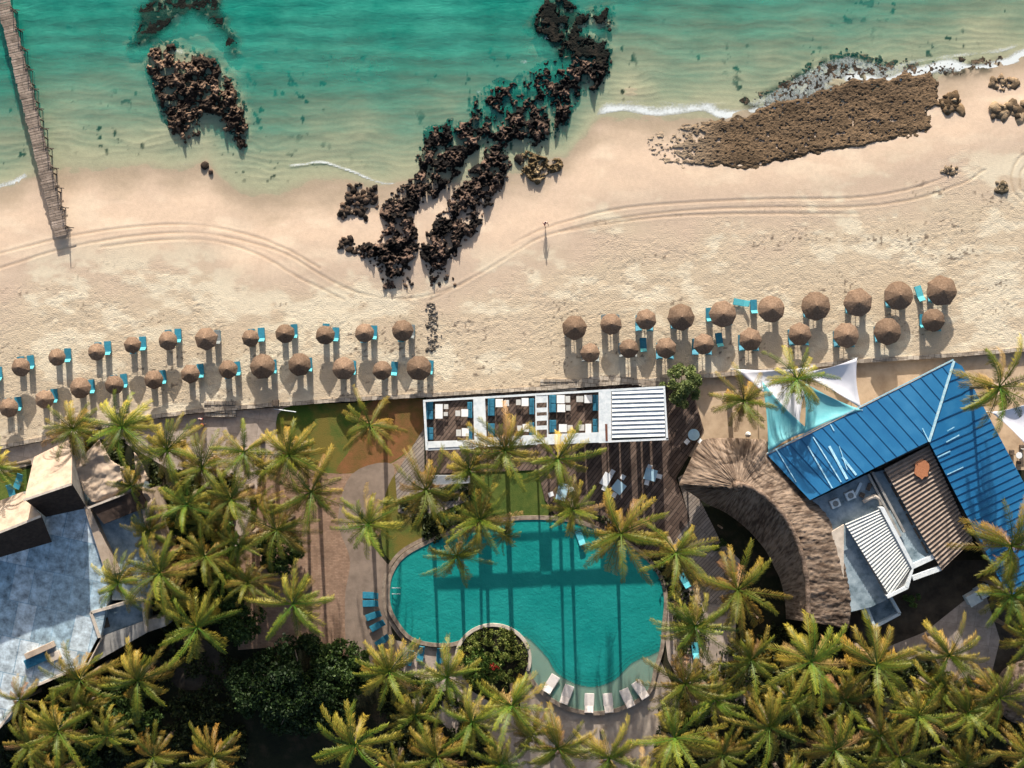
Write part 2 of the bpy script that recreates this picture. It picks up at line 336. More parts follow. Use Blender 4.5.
def seabed(px,py):
    """ground height in metres for photo-pixel coordinates"""
    yw=np.interp(px,wlx,wly); yw=yw+ (fbm(px/30,py/30,3,5)-.5)*10
    d=(py-yw)/S                                     # metres inland of the waterline
    up=SEA+ (0-SEA)*sst(0,11,d)+ .0*d
    dn=SEA+np.where(d<0, d*.026-.0021*d*d,0)
    dn=np.maximum(dn,-3.2)
    z=np.where(d>0,up,dn)
    z=z+np.where(d<0,(fbm(px/45,py/26,3,11)-.5)*.30*sst(0,3,-d),0)
    # reef mounds under the water make the water shallow there
    for poly,h in ((REEF_LW,1.0),(REEF_CW,1.0),(REEF_RW,.5),(REEF_L,.5)):
        s=sdf(px,py,poly); z=np.where(d<0,z+(np.minimum(SEA-.12,z+h*1.6)-z).clip(0)*sst(-9,7,s+(fbm(px/8,py/8,3,3)-.5)*10),z)
    return z,d
TR=[]
for base in ([(-40,278),(0,268),(50,252),(100,241),(150,234),(200,233),(250,242),(290,256),(330,280),(370,296),(420,297),(460,284),(500,262),(540,238),(600,222),(680,211),(768,207),(850,207),(910,200),(960,184),(985,170)],
             [(-40,262),(0,253),(60,238),(120,228),(180,224),(235,231),(280,246),(320,268)],
             [(512,244),(545,228),(612,210),(679,203),(768,199),(850,198),(905,190),(960,172)],
             [(430,300),(470,280),(505,258)],
             [(1030,150),(1018,160),(1012,175),(1014,192),(1028,205)],[(1036,158),(1024,166),(1019,177),(1022,190),(1034,198)],
             [(560,232),(640,219),(720,214),(860,214)],[(100,247),(160,240),(215,241),(262,256),(300,278),(345,300)]):
    TR.append(smooth_poly(base,5,False))
def groundheight(X,Y):
    px=X*S+512; py=384-Y*S
    z,d=seabed(px,py); return z,d,px,py
xs=np.concatenate([np.arange(-66,66.01,.17)]); ys=np.arange(-12,58.01,.17)
def grid(xs,ys):
    X,Y=np.meshgrid(xs,ys); n,m=X.shape
    idx=np.arange(n*m).reshape(n,m)
    F=np.stack([idx[:-1,:-1],idx[:-1,1:],idx[1:,1:],idx[1:,:-1]],-1).reshape(-1,4)
    return X.ravel(),Y.ravel(),F
X,Y,F=grid(xs,ys)
Z,D,PX,PY=groundheight(X,Y)
yw=np.interp(PX,wax,way)
foot=sst(10,18,D+(fbm(PX/40,PY/25,3,21)-.5)*9)*(.55+.6*fbm(PX/25,PY/14,3,22))
# footprints, ripples and ruts are real relief
pr=worley(PX/3.2,PY/2.3,31)
Z=Z-foot*.07*sst(.42,.12,pr)*sst(.4,.6,fbm(PX/18,PY/9,3,33))+foot*(fbm(PX/4,PY/3,3,32)-.5)*.07
und=sst(-60,-2,D)*sst(0,-3,D)
Z=Z+und*.018*np.sin((PY+22*fbm(PX/45,PY/28,3,41))/1.15)*fbm(PX/30,PY/30,2,42)
rut=np.zeros_like(Z)
for k,t in enumerate(TR):
    s=segdist(PX+(fbm(PX/9,PY/9,2,50+k)-.5)*3,PY,t); rut=np.maximum(rut,np.exp(-(s/1.0)**2)); Z=Z+.014*np.exp(-((s-2.4)/1.0)**2)
rut*= .35+.65*sst(.35,.6,fbm(PX/50,PY/50,2,60))
Z=Z-rut*.045
# the sheet dips below the resort ground on the garden side of the wall
Z=np.where(PY>yw+2,np.minimum(Z,-1.1),Z)
dry=np.array((.53,.435,.32)); dry2=np.array((.64,.56,.43)); pink=np.array((.53,.41,.315)); wet=np.array((.38,.30,.22)); under=np.array((.41,.365,.255))
def mixc(a,b,t): return a*(1-t[:,None])+b*t[:,None]
n1=fbm(PX/55,PY/28,4,70); n2=fbm(PX/14,PY/8,4,71)
C=mixc(np.tile(pink,(len(X),1)),dry,sst(9,19,D+(n1-.5)*12))
C=mixc(C,dry2,sst(.50,.62,.6*n1+.4*n2)*sst(7,14,D))
C=mixc(C,np.array((.60,.49,.38)),sst(.5,.7,fbm(PX/40,PY/14,3,72))*sst(2,5,D)*sst(14,7,D)*.7)
C=mixc(C,wet,sst(4.2,0,D+(fbm(PX/30,PY/14,3,73)-.5)*4))
C=mixc(C,under,sst(.8,-1.2,D))
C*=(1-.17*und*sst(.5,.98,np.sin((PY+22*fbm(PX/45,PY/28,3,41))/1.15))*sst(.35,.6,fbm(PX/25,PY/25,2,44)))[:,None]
C*= (1+ (fbm(PX/2.2,PY/2.2,2,74)-.5)*.16)[:,None]
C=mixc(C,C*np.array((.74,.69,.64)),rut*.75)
# weed and dark specks in the shallows
wd=sst(.70,.76,fbm(PX/7,PY/9,3,80))*sst(.5,.62,fbm(PX/60,PY/60,2,81))*sst(0,-3,D)
wd=np.maximum(wd,sst(.60,.72,fbm(PX/6,PY/6,4,82))*sst(26,2,np.hypot((PX-737)*1.2,(PY-66))))
wd=np.maximum(wd,.8*sst(.45,.62,fbm(PX/7,PY/7,4,83))*sst(-6,6,sdf(PX,PY,REEF_RW)))
for q in (REEF_LW,REEF_CW): wd=np.maximum(wd,sst(.30,.52,fbm(PX/8,PY/8,4,84))*sst(-8,5,sdf(PX,PY,q)))
C=mixc(C,np.array((.022,.032,.022)),wd)
# small dark debris on the beach
db=sst(.80,.84,vnoise(PX/2.6,PY/2.0,90))*sst(.55,.7,fbm(PX/40,PY/16,2,91))*sst(10,16,D)
C=mixc(C,np.array((.12,.09,.07)),db*.8)
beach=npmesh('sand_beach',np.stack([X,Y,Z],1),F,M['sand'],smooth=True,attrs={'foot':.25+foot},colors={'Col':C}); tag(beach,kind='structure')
# far seabed and land beyond the picture
def sheet(name,x0,x1,y0,y1,z,mat):
    o=MB().add([(x0,y0,z),(x1,y0,z),(x1,y1,z),(x0,y1,z)],[(0,1,2,3)]).build(name,mat); return tag(o,kind='structure')
M['farsand']=pmat('far_sand',(.40,.30,.2),(.5,.4,.28),.3,.95,.5,4,rnd=False)
sheet('far_seabed',-1500,1500,-30,1500,-3.6,M['farsand'])
# sea surface
X,Y,F=grid(np.arange(-66,66.01,.22),np.arange(19,58.01,.22))
Z,D,PX,PY=groundheight(X,Y)
dep=np.clip(SEA-Z,0,9)
dep=dep*(1+.35*(fbm(PX/70,PY/16,4,101)-.5)*2)
fo=np.zeros_like(dep)
def foamline(pts,w,a,seed,side=1):
    """thick on the sea side, sharp on the beach side"""
    global fo
    pts=smooth_poly(pts,6,False); s=segdist(PX,PY,pts)
    yl=np.interp(PX,[p[0] for p in pts],[p[1] for p in pts])
    s=np.where(PY>yl,s*2.2,s); ends=sst(pts[0][0]-4,pts[0][0]+14,PX)*sst(pts[-1][0]+4,pts[-1][0]-14,PX)
    fo=np.maximum(fo,a*np.exp(-(s/w)**2)*ends*(.5+.8*fbm(PX/14,PY/6,3,seed)))
foamline([(-70,203),(-30,195),(0,185),(14,181),(30,171)],5,1.1,110)
foamline([(55,168),(100,167),(150,165),(190,163),(206,156),(213,148)],1.6,.62,111)
foamline([(225,191),(256,195),(290,196)],1.4,.5,112)
foamline([(281,165),(300,164),(320,161),(340,167),(352,171),(368,178),(385,183),(410,182)],2.6,1.05,113)
foamline([(575,150),(590,145),(605,134),(624,126)],1.5,.6,114)
foamline([(592,114),(620,107),(650,111),(680,110),(704,107),(722,114),(740,116)],8.5,1.15,115)
foamline([(718,113),(745,113),(770,108),(800,104),(820,101),(845,88)],6.5,1.2,116)
foamline([(840,78),(862,78),(890,82),(905,76),(930,70),(948,64),(975,70),(1000,66),(1024,56),(1060,44),(1120,24)],8,1.5,117)
foamline([(850,68),(880,70),(920,60),(960,54),(1000,50),(1030,40)],5,.75,121)
foamline([(600,104),(640,100),(690,103),(740,102)],4,.6,122)
foamline([(690,118),(720,126),(745,122)],3,.7,119)
foamline([(925,95),(950,85),(975,78),(1000,80)],4,1.1,118)
fo=np.maximum(fo,.66*sst(-4,8,sdf(PX,PY,REEF_RW)))
for (cx,cy,r) in ((178,50,13),(548,36,10),(505,92,6),(524,60,9),(478,90,5),(31,165,4)): fo=np.maximum(fo,.62*sst(r,2,np.hypot(PX-cx,(PY-cy)*1.8)))
swell=.035*np.sin((PY+20*fbm(PX/70,PY/50,3,120))/3.1)*sst(-2,-6,D)*sst(-42,-10,D)
W=np.stack([X,Y,np.full_like(X,SEA)+swell+ .02*fbm(PX/9,PY/5,3,121)-.01],1)
keep=(D[F].min(1)<1.2)
water=npmesh('sea_water',W,F[keep],M['sea'],smooth=True,attrs={'depth':dep,'foam':fo}); tag(water,kind='structure')
ob=MB()
for (a,b,c,d) in ((-1500,1500,57.9,1500),(-1500,-65.9,26,57.9),(65.9,1500,26,57.9)): ob.add([(a,c,SEA),(b,c,SEA),(b,d,SEA),(a,d,SEA)],[(0,1,2,3)])
o=ob.build('outer_sea',M['sea']); at=o.data.attributes.new('depth','FLOAT','POINT'); at.data.foreach_set('value',[2.4]*len(o.data.vertices)); tag(o,kind='structure')
# ---------------------------------------------------------------- rocks
import bmesh
def ico(sub):
    bm=bmesh.new(); bmesh.ops.create_icosphere(bm,subdivisions=sub,radius=1); V=np.array([v.co[:] for v in bm.verts]); F=np.array([[v.index for v in f.verts] for f in bm.faces]); bm.free(); return V,F
IV,IF=ico(2)
def rocks(name,pts,label,cat,kind=None,colr=((.022,.017,.014),(.16,.10,.072)),zfun=None,parent=None):
    """pts: list of (px,py,radius_m,height_m,z_of_centre)"""
    Vs=[];Fs=[];Cs=[];n=0
    for (px,py,r,h,zc) in pts:
        k=rng.random((3,3))*2-1; V=IV*(1+rng.uniform(-.2,.2,(len(IV),1)))
        nn=1+.32*np.sin(V@(k.T*2.3)+rng.random(3)*6).sum(1)/1.6
        V=V*nn[:,None]*np.array((r*rng.uniform(.75,1.25),r*rng.uniform(.7,1.1),h)); a=rng.random()*6.28
        V[:,:2]=V[:,:2]@np.array([[math.cos(a),math.sin(a)],[-math.sin(a),math.cos(a)]])
        c=P(px,py,zc); V=V+np.array(c); Vs.append(V); Fs.append(IF+n); n+=len(V)
        t=rng.random()**2.0; g=rng.uniform(.6,1.4); col=(np.array(colr[0])*(1-t)+np.array(colr[1])*t)*g
        Cs.append(col*rng.uniform(.6,1.4,(len(V),1)))
    o=npmesh(name,np.concatenate(Vs),np.concatenate(Fs),M['rock'],colors={'Col':np.concatenate(Cs)})
    return tag(o,label,cat,kind=kind)
def each(name,pts,label,cat,group,colr=((.022,.017,.014),(.15,.10,.072))):
    for (px,py,r,h,zc) in pts:
        o=rocks(name,[(px,py,r,h,zc)],label,cat,None,colr); c=P(px,py,zc); me=o.data; n=len(me.vertices)
        a=np.empty(n*3,np.float32); me.vertices.foreach_get('co',a); a=(a.reshape(-1,3)-np.array(c)).ravel(); me.vertices.foreach_set('co',a.astype(np.float32)); o.location=c; o['group']=group
def gz(px,py):
    z,d=seabed(np.array([float(px)]),np.array([float(py)])); return float(z[0])
def scatter(poly,n,rmin,rmax,hk=.7,mound=0.0,edge=6.0,lift=0.0,holes=0.0,seed=0,cap=None):
    xs_=[p[0] for p in poly]; ys_=[p[1] for p in poly]
    m=n*6; x=rng.uniform(min(xs_)-6,max(xs_)+6,m); y=rng.uniform(min(ys_)-6,max(ys_)+6,m)
    s=sdf(x,y,poly)+(fbm(x/7,y/7,3,seed)-.5)*13
    ok=(s>0)&(fbm(x/9,y/9,3,seed+5)>holes); x=x[ok][:n]; y=y[ok][:n]; s=s[ok][:n]
    z,_=seabed(x,y); out=[]
    for a,b,c,zz in zip(x,y,s,z):
        r=rng.uniform(rmin,rmax)*(1 if rng.random()<.85 else 1.5); 
        top=zz+mound*min(1,c/edge)+lift+rng.uniform(-.1,.15)
        if cap is not None: top=min(top,cap-r*hk*rng.uniform(.6,1.3))
        out.append((a,b,r,r*hk,top))
    return out
def reef(name,poly,label,h,colr,thr,seed,edge=7.0,jit=12.0,cap=None,stones=300,sz=(.08,.20),res=.55):
    xs_=[p[0] for p in poly]; ys_=[p[1] for p in poly]
    X,Y,F=grid(np.arange(min(xs_)-9,max(xs_)+9,res),np.arange(min(ys_)-9,max(ys_)+9,res)); F=F[:,::-1]
    s=sdf(X,Y,poly)+(fbm(X/8,Y/8,4,seed)-.5)*jit
    z0,_=seabed(X,Y)
    wx=X+(fbm(X/3,Y/3,2,seed+1)-.5)*5; wy=Y+(fbm(X/3+9,Y/3,2,seed+2)-.5)*5
    rid=lambda q,sd: 1-np.abs(2*fbm(wx/q,wy/q,3,sd)-1)*2.2
    w1=rid(13.0,seed+3).clip(0,1); w2=rid(5.2,seed+4).clip(0,1); n=fbm(X/14,Y/14,3,seed+5); n2=fbm(X/1.9,Y/1.9,2,seed+6)
    hole=sst(thr-.05,thr+.08,fbm(X/6.5,Y/6.5,3,seed+7)+.12*w1)
    env=sst(0,edge,s)**.6*hole
    Z=z0-.10+env*(h*(.30+1.0*(n-.2))+.50*(w1-.4)+.42*(w2-.4)+.32*(n2-.5)+.20)
    if cap is not None: Z=np.minimum(Z,cap+.06*n2)
    keep=(env[F].min(1)>.10)
    t=np.clip((w1-.6)*.5+(w2-.6)*.7+(n2-.5)*.8+(fbm(X/7,Y/7,3,seed+8)-.47)*2.2,0,1)[:,None]
    C=np.array(colr[0])*(1-t)+np.array(colr[1])*t
    k=(H-Z)/H; V=np.stack([(X-512)/S*k,(384-Y)/S*k,Z],1)
    Fk=F[keep]; u=np.unique(Fk); mp=np.zeros(len(V),int); mp[u]=np.arange(len(u)); Q=mp[Fk]
    T=np.concatenate([Q[:,[0,1,2]],Q[:,[0,2,3]]]); VV=[V[u]]; CC=[C[u]]; n0=len(u); TT=[T]
    for (px,py,r,hh,zc) in scatter(poly,stones,sz[0],sz[1],.8,-.05,6,0,.1,seed+9,cap=cap):
        v=IV*(1+rng.uniform(-.25,.25,(len(IV),1)))*np.array((r*rng.uniform(.7,1.3),r*rng.uniform(.7,1.2),hh)); VV.append(v+np.array(P(px,py,zc))); TT.append(IF+n0); n0+=len(v)
        q=rng.random()**2; CC.append((np.array(colr[0])*(1-q)+np.array(colr[1])*q)*rng.uniform(.6,1.4,(len(v),1)))
    o=npmesh(name,np.concatenate(VV),np.concatenate(TT),M['rock'],colors={'Col':np.concatenate(CC)})
    return tag(o,label,'reef',kind='stuff')
reef('rock_reef',REEF_L,'jagged brown rock reef breaking the surface left of centre in the sea',.75,((.030,.020,.015),(.29,.19,.13)),.46,700,jit=16,stones=420)
reef('rock_reef',REEF_LW,'dark submerged reef behind the brown rocks at the top left of the sea',.5,((.004,.006,.005),(.022,.022,.016)),.49,720,jit=18,cap=SEA-.03,stones=300)
reef('rock_reef',REEF_C1,'long black forked rock ridge running from the sea onto the beach',.75,((.006,.005,.005),(.19,.125,.095)),.47,740,jit=15,stones=1100)
reef('rock_reef',REEF_CW,'dark weedy reef head awash at the seaward end of the black ridge',.5,((.004,.006,.005),(.03,.024,.018)),.485,760,jit=18,cap=SEA+.22,stones=400)
reef('rock_reef',REEF_RW,'dark wave-washed rocks along the seaward edge of the flat reef',.30,((.03,.024,.018),(.20,.14,.095)),.50,780,jit=12,cap=SEA-.03,stones=350,sz=(.08,.2))
each('beach_stone',scatter(REEF_CL,110,.15,.36,.8,.1,6,0,.36,241),'dark boulder in the small cluster left of the black ridge near the waterline','rock','boulders left of the black ridge')
each('beach_stone',scatter(REEF_CF,34,.13,.33,.8,.1,6,0,.2,242),'dark stone in the short trail left of the foot of the ridge','rock','stones left of the ridge foot')
each('beach_stone',[(x,y,rng.uniform(.10,.32),rng.uniform(.10,.22),-.02) for x,y in [(rng.uniform(398,456),rng.uniform(262,290)) for _ in range(60)] if (x<412 or x>430)],'loose dark stone near the inland tips of the black ridge','rock','stones at the inland tips of the ridge')
each('beach_stone',[(432+rng.normal(0,3.0),rng.uniform(302,350),rng.uniform(.08,.22),.13,0.0) for _ in range(95)],'pebble in the thin line of stones between the two parasol groups','rock','pebbles in the line between the parasol groups',((.10,.085,.07),(.32,.27,.22)))
for (px,py,r,lab) in ((205,166,.42,'dark wet boulder at the waterline below the brown reef'),(211,172,.3,'smaller dark stone just below the wet boulder by the swash'),(519,160,.6,'lone dark boulder on wet sand beside the ridge'),(541,265,.0,'') ):
    if r>0: rocks('boulder',[(px,py,r,r*.7,gz(px,py)+.1)],lab,'rock')
OUT=[(517,156),(524,150),(534,150),(542,156),(552,158),(560,156),(566,162),(560,170),(552,176),(540,182),(528,180),(520,172)]
o=reef('sandstone_outcrop',OUT,'flat cracked tan sandstone outcrop on the sand right of the ridge',.18,((.10,.07,.035),(.44,.33,.20)),.36,800,jit=10,stones=14,edge=3.0)
del o['kind']; o['category']='rock'
rocks('sandstone_outcrop',[(rng.uniform(994,1026),110+rng.uniform(-6,6),rng.uniform(.25,.8),rng.uniform(.2,.4),gz(1010,108)+.05) for _ in range(34)]+[(rng.uniform(990,1014),84+rng.uniform(-6,6),rng.uniform(.2,.5),.2,gz(1000,84)) for _ in range(22)],'tan rock outcrop at the right edge of the beach by the surf','rock',None,((.12,.085,.055),(.38,.28,.18)))
rocks('sandstone_outcrop',[(rng.uniform(944,962),104+rng.uniform(-9,9),rng.uniform(.3,.8),rng.uniform(.2,.4),gz(953,104)+.05) for _ in range(26)],'rounded brown rock at the right tip of the flat reef','rock',None,((.09,.06,.035),(.32,.22,.13)))
rocks('sandstone_outcrop',[(rng.uniform(942,958),170+rng.uniform(-4,4),rng.uniform(.15,.4),.15,gz(950,168)) for _ in range(16)],'small stony patch half buried below the flat reef','rock',None,((.16,.12,.08),(.36,.28,.2)))
rocks('sandstone_outcrop',[(rng.uniform(997,1008),188+rng.uniform(-5,5),rng.uniform(.15,.45),.2,gz(1002,186)) for _ in range(16)],'small dark stone patch beside the looping tyre tracks','rock',None,((.10,.08,.05),(.34,.26,.18)))
# flat brown reef on the right: one height field cut by its outline
bx0,bx1,by0,by1=620,955,60,175
X,Y,F=grid((np.arange(bx0,bx1,.55)-512)/S,(384-np.arange(by1,by0,-.55))/S)
PX=X*S+512; PY=384-Y*S
s=sdf(PX,PY,REEF_R)+(fbm(PX/9,PY/6,4,260)-.5)*13; fade=sst(640,735,PX); s=np.minimum(s,40*(fbm(PX/3.2,PY/2.6,3,265)-.62+.40*fade+.0))
z0,_=seabed(PX,PY); w1=worley(PX/2.3,PY/1.5,261); w2=fbm(PX/3,PY/2.2,3,262)
Z=z0+sst(0,5,s)*(.09+.06*(1-w1)+.13*(w2-.5)+.14*(fbm(PX/22,PY/9,3,263)-.5)+.07*fade)-.01
keep=s[F].min(1)>-.5
t=np.clip(.75*(1-w1)+.7*(w2-.5)+.15,0,1)
C=mixc(np.tile(np.array((.028,.019,.012)),(len(X),1)),np.array((.185,.125,.076)),t)*(0.45+1.1*fbm(PX/22,PY/8,4,264))[:,None]
C=mixc(C,np.array((.40,.32,.24)),(1-fade)*.75)
C=mixc(C,np.array((.04,.038,.03)),sst(3,-1,s)*.6*fade)
o=npmesh('flat_reef',np.stack([X,Y,Z],1),F[keep],M['rock'],smooth=True,colors={'Col':C}); tag(o,'broad flat brown reef shelf lying along the waterline on the right','reef')
# ---------------------------------------------------------------- jetty
t=thing('jetty','narrow weathered wooden jetty running from the beach into the sea','jetty',P(64,238,-.4))
A=P(-2,-20,.75); B=P(62,236,.75); d=(B-A).normalized(); nrm=Vector((-d.y,d.x,0))
m=MB(); L=(B-A).length; n=int(L/.42)
for i in range(n):
    c=A+d*(i+.5)*L/n; w=1.72+random.uniform(-.16,.16); m.box(c+nrm*random.uniform(-.06,.06)+Vector((0,0,random.uniform(-.015,.02))),(.40+random.uniform(-.04,.0),w,.07),math.atan2(d.y,d.x)+random.uniform(-.02,.02))
m.build('deck',M['jetty'],t)
m=MB()
for sd in(-.6,.6): m.beam(A+nrm*sd-Vector((0,0,.12)),B+nrm*sd-Vector((0,0,.12)),.12,.14)
m.build('joist',M['jpost'],t)
for i,f in enumerate(np.linspace(.12,.97,12)):
    c=A+d*L*f; sd=-1 
    m=MB(); ex=c+nrm*(.95)*(1); side=nrm if (nrm.x>0) else -nrm
    m.tube([c+side*.9+Vector((0,0,-3.0)),c+side*.95+Vector((0,0,1.0))],.07,6)
    m.beam(c+side*.6+Vector((0,0,.1)),c+side*1.75-Vector((0,.35,.05)),.10); m.build('post',M['jpost'],t)
m=MB(); side=nrm if nrm.x>0 else -nrm
pts=[A+side*1.0+d*L*f+Vector((0,0,.75-.12*(i%2))) for i,f in enumerate(np.linspace(.12,.97,23))]
m.tube(pts,.03,5); m.build('rope',M['jpost'],t)
for f in np.linspace(.05,.97,14):
    for sd in(-.7,.7):
        c=A+d*L*f+nrm*sd; m=MB().tube([c+Vector((0,0,-3.2)),c+Vector((0,0,-.1))],.1,6); m.build('pile',M['jpost'],t)
# ================================================================== PARASOLS AND LOUNGERS
def canopy_mb(r,seed):
    rr=random.Random(seed); m=MB(); n=26; rings=9; vs=[(0,0,2.56)]
    ph=rr.random()*6; sides=rr.choice((7,8,9))
    for j in range(1,rings+1):
        t=j/rings
        for k in range(n):
            a=2*math.pi*k/n; f=(a+ph)%(2*math.pi/sides)-math.pi/sides
            poly=math.cos(math.pi/sides)/math.cos(f)
            rad=r*t*(1+(poly-1)*t)*(1+rr.uniform(-.025,.025)*t)
            z=2.58-.90*t**1.18*min(1,r/1.3)+rr.uniform(-.008,.008)
            vs.append((rad*math.cos(a),rad*math.sin(a),z))
    b=len(vs)
    for k in range(n): p=vs[1+(rings-1)*n+k]; vs.append((p[0]*.96,p[1]*.96,p[2]-.16+rr.uniform(-.05,.03)))
    vs.append((0,0,2.35)); c=len(vs)-1
    fs=[(0,1+k,1+(k+1)%n) for k in range(n)]
    for j in range(rings):
        o0=1+j*n; o1=1+(j+1)*n
        for k in range(n): fs.append((o0+k,o1+k,o1+(k+1)%n,o0+(k+1)%n))
    fs+= [(c,b+(k+1)%n,b+k) for k in range(n)]
    return m.add(vs,fs)
def lounger_proto(mat_m,mat_c,mat_f,up=58,name='sun_lounger',flat=False):
    """long axis y, head towards -y; backrest raised"""
    t=thing(name,'x','sun lounger')
    m=MB()
    for sx in(-.40,.40): m.beam((sx,-.32,.33),(sx,1.0,.33),.06,.06)
    m.beam((-.40,1.0,.33),(.40,1.0,.33),.06,.06); m.beam((-.40,-.32,.33),(.40,-.32,.33),.06,.06); m.build('frame',mat_f,t)
    MB().box((0,.34,.37),(.78,1.30,.04)).build('seat',mat_m,t,bevel=.012)
    a=R(up); e=.78
    q=Matrix.Rotation(-a,3,'X')
    MB().box((0,-.32-e/2*math.cos(a),.37+e/2*math.sin(a)),(.78,e,.045),M=q).build('backrest',mat_m if flat else mat_c,t,bevel=.012)
    MB().box((0,-.32-e*.86*math.cos(a),.37+e*.86*math.sin(a)+.05),(.60,.18,.08),M=q).build('pillow',mat_c,t,bevel=.02)
    for sx in(-.38,.38):
        for y in(-.25,.9): MB().box((sx,y,.155),(.045,.045,.31)).build('leg',mat_f,t)
    return t
LB=lounger_proto(M['lblue'],M['lcyan'],M['lframe']); LG=lounger_proto(M['lgrey'],M['lgrey'],M['lframe'])
protos={'b':LB,'g':LG}; usedp=set()
LC=lounger_proto(M['lcyan'],M['lcyan'],M['lframe'],35); protos['c']=LC
LW=lounger_proto(M['lwhite'],M['lwhite'],M['lwhite'],16); protos['w']=LW; LW.scale=(1.4,1.14,1)
LD=lounger_proto(M['lblue'],M['lblue'],M['lframe'],30); protos['d']=LD
def put(kind,px,py,rz,label,group,z=0.0,cat=None):
    o=protos[kind]
    if kind in usedp: o=copy_tree(o)
    usedp.add(kind)
    p=P(px,py,z); o.location=p; o.rotation_euler=(0,0,rz); o['label']=label; o['group']=group
    return o
UMB={
'Lu':[(20,367,9.6),(56,357.3,9.4),(96,352.3,9),(131,345.3,9.4),(167.5,340,9.5),(206,339,12.3),(250,337.5,9.3),(284,333.5,10.3),(324.5,335.6,10),(363.6,332.8,10),(402.3,330,10.6)],
'Ll':[(7,407.8,9.6),(42.5,399.5,9.6),(79.5,388.3,11.2),(113.3,384.4,9.8),(151.8,379.7,9.6),(189.7,374,10.2),(227.5,370,10.2),(261.9,367,13),(299.5,364.8,11.6),(343,368.4,12),(381.6,370.3,10.5),(419,368,13.3)],
'Ru':[(574,327.5,13),(611.4,323.6,10.8),(645.8,319.7,11),(681,317.3,14.2),(724,313.4,13.8),(771.6,309,14),(816.6,306,14.6),(859.7,302,15.2),(899.8,296,15.2),(943,290.8,16)],
'Rl':[(591,352.5,10.5),(629,347.8,10.4),(666.6,347.8,10.8),(704,343.4,11.4),(751,339.5,12.2),(801.4,334,11.7),(847.5,335.8,13),(889,331,14.2),(935,319.7,12)]}
LV={(20,367):(32,362.5),(56,357.3):(68.8,355.5),(96,352.3):(108.6,348.4),(131,345.3):(143.7,343.8),(167.5,340):(178.8,336),(206,339):(218,337.5),(250,337.5):(262,335),(284,333.5):(294.7,331.5),(324.5,335.6):(336,334.7),(363.6,332.8):(374,332.8),(402.3,330):(411.5,332),
(7,407.8):(19.5,404),(42.5,399.5):(55.5,396),(79.5,388.3):(92.5,386.7),(113.3,384.4):(125,381),(151.8,379.7):(163.8,377.3),(189.7,374):(201.4,371),(227.5,370):(238,368.8),(261.9,367):(274,367),(299.5,364.8):(309.5,365),(343,368.4):(353,368),(381.6,370.3):(394.4,368.8),(419,368):(430,367.5)}
ORD=['first','second','third','fourth','fifth','sixth','seventh','eighth','ninth','tenth','eleventh','twelfth']
rown={'Lu':'seaward left row','Ll':'landward left row','Ru':'seaward right row','Rl':'landward right row'}
cps={}
capm=MB(); capm.tube([(0,0,2.50),(0,0,2.58),(0,0,2.63)],[.16,.09,.02],8)
def parasol(px,py,r,label,group):
    key=(round(r),random.randint(0,3))
    if key not in cps:
        t=thing('straw_parasol',label,'parasol')
        canopy_mb(round(r)/S*1.0,hash(key)%999).build('canopy',M['umb'],t)
        capm.build('cap',M['umb'],t); MB().tube([(0,0,-.1),(0,0,2.5)],.045,8).build('pole',M['pole'],t); cps[key]=t
    else: t=copy_tree(cps[key])
    p=P(px,py,2.25); t.location=(p.x,p.y,0); t.rotation_euler=(random.uniform(-.05,.05),random.uniform(-.05,.05),random.random()*6.28)
    t['label']=label; t['group']=group; return t
for key,row in UMB.items():
    for i,(px,py,r) in enumerate(row):
        nmn='large straw parasol' if r>12.5 else 'straw parasol'
        parasol(px,py,r,f"{nmn}, {ORD[i]} from the left in the {rown[key]} on the beach",'straw parasols in rows on the beach')
        base=P(px,py,2.25); bx=base.x*S+512; by=384-base.y*S
        if key[0]=='L':
            rx,ry=LV[(px,py)]; rot=R(random.uniform(3,8)) if px<300 else R(random.uniform(-5,2))
            kind='g' if (px,py) in ((206,339),(402.3,330)) else 'b'
            put(kind,rx,ry+1,rot,f"{'grey' if kind=='g' else 'blue'} lounger right of the {ORD[i]} parasol in the {rown[key]}",'loungers beside the beach parasols')
            put('d' if i!=8 else 'b',rx-9.7,ry+2.2-(5 if (i==8 and key=='Lu') else 0),rot,f"blue lounger under the left side of the {ORD[i]} parasol in the {rown[key]}",'loungers beside the beach parasols')
        else:
            dx=5.6 if px<700 else (6.6 if px<820 else 7.2)
            kind='g' if px<640 else 'd'
            lx=bx-dx; rx=bx+dx; ly=ry=by+3
            if (px,py)==(724,313.4): lx,ly,kind=709,316,'b'
            if (px,py)==(771.6,309): lx,ly,kind=753.3,308,'b'
            if (px,py)==(611.4,323.6): ly=ry=by-1.5
            if (px,py)==(935,319.7): lx,ly,kind=922,322.5,'b'
            rot=R(random.uniform(-3,3))
            nmk={'g':'grey','d':'blue','b':'blue'}
            put(kind,lx,ly,rot,f"{nmk[kind]} lounger left of the {ORD[i]} parasol in the {rown[key]}",'loungers beside the beach parasols')
            if kind=='b': kind='d'
            put(kind,rx,ry,rot,f"{nmk[kind]} lounger under the right side of the {ORD[i]} parasol in the {rown[key]}",'loungers beside the beach parasols')
for k,px,py,rz,lab in (('b',643,346,R(2),'blue lounger standing in the open between the second and third landward parasols on the right'),
    ('c',741,303,R(80),'bright turquoise lounger turned sideways between two large seaward parasols'),
    ('b',719,341,R(8),'blue lounger behind the fifth seaward parasol, pillow towards the hotel'),
    ('c',918.8,294,R(17),'turquoise lounger slanting between the two rightmost seaward parasols'),
    ('b',0,375,R(5),'blue lounger cut by the left edge of the photo, seaward row')):
    put(k,px,py,rz,lab,'loungers beside the beach parasols')
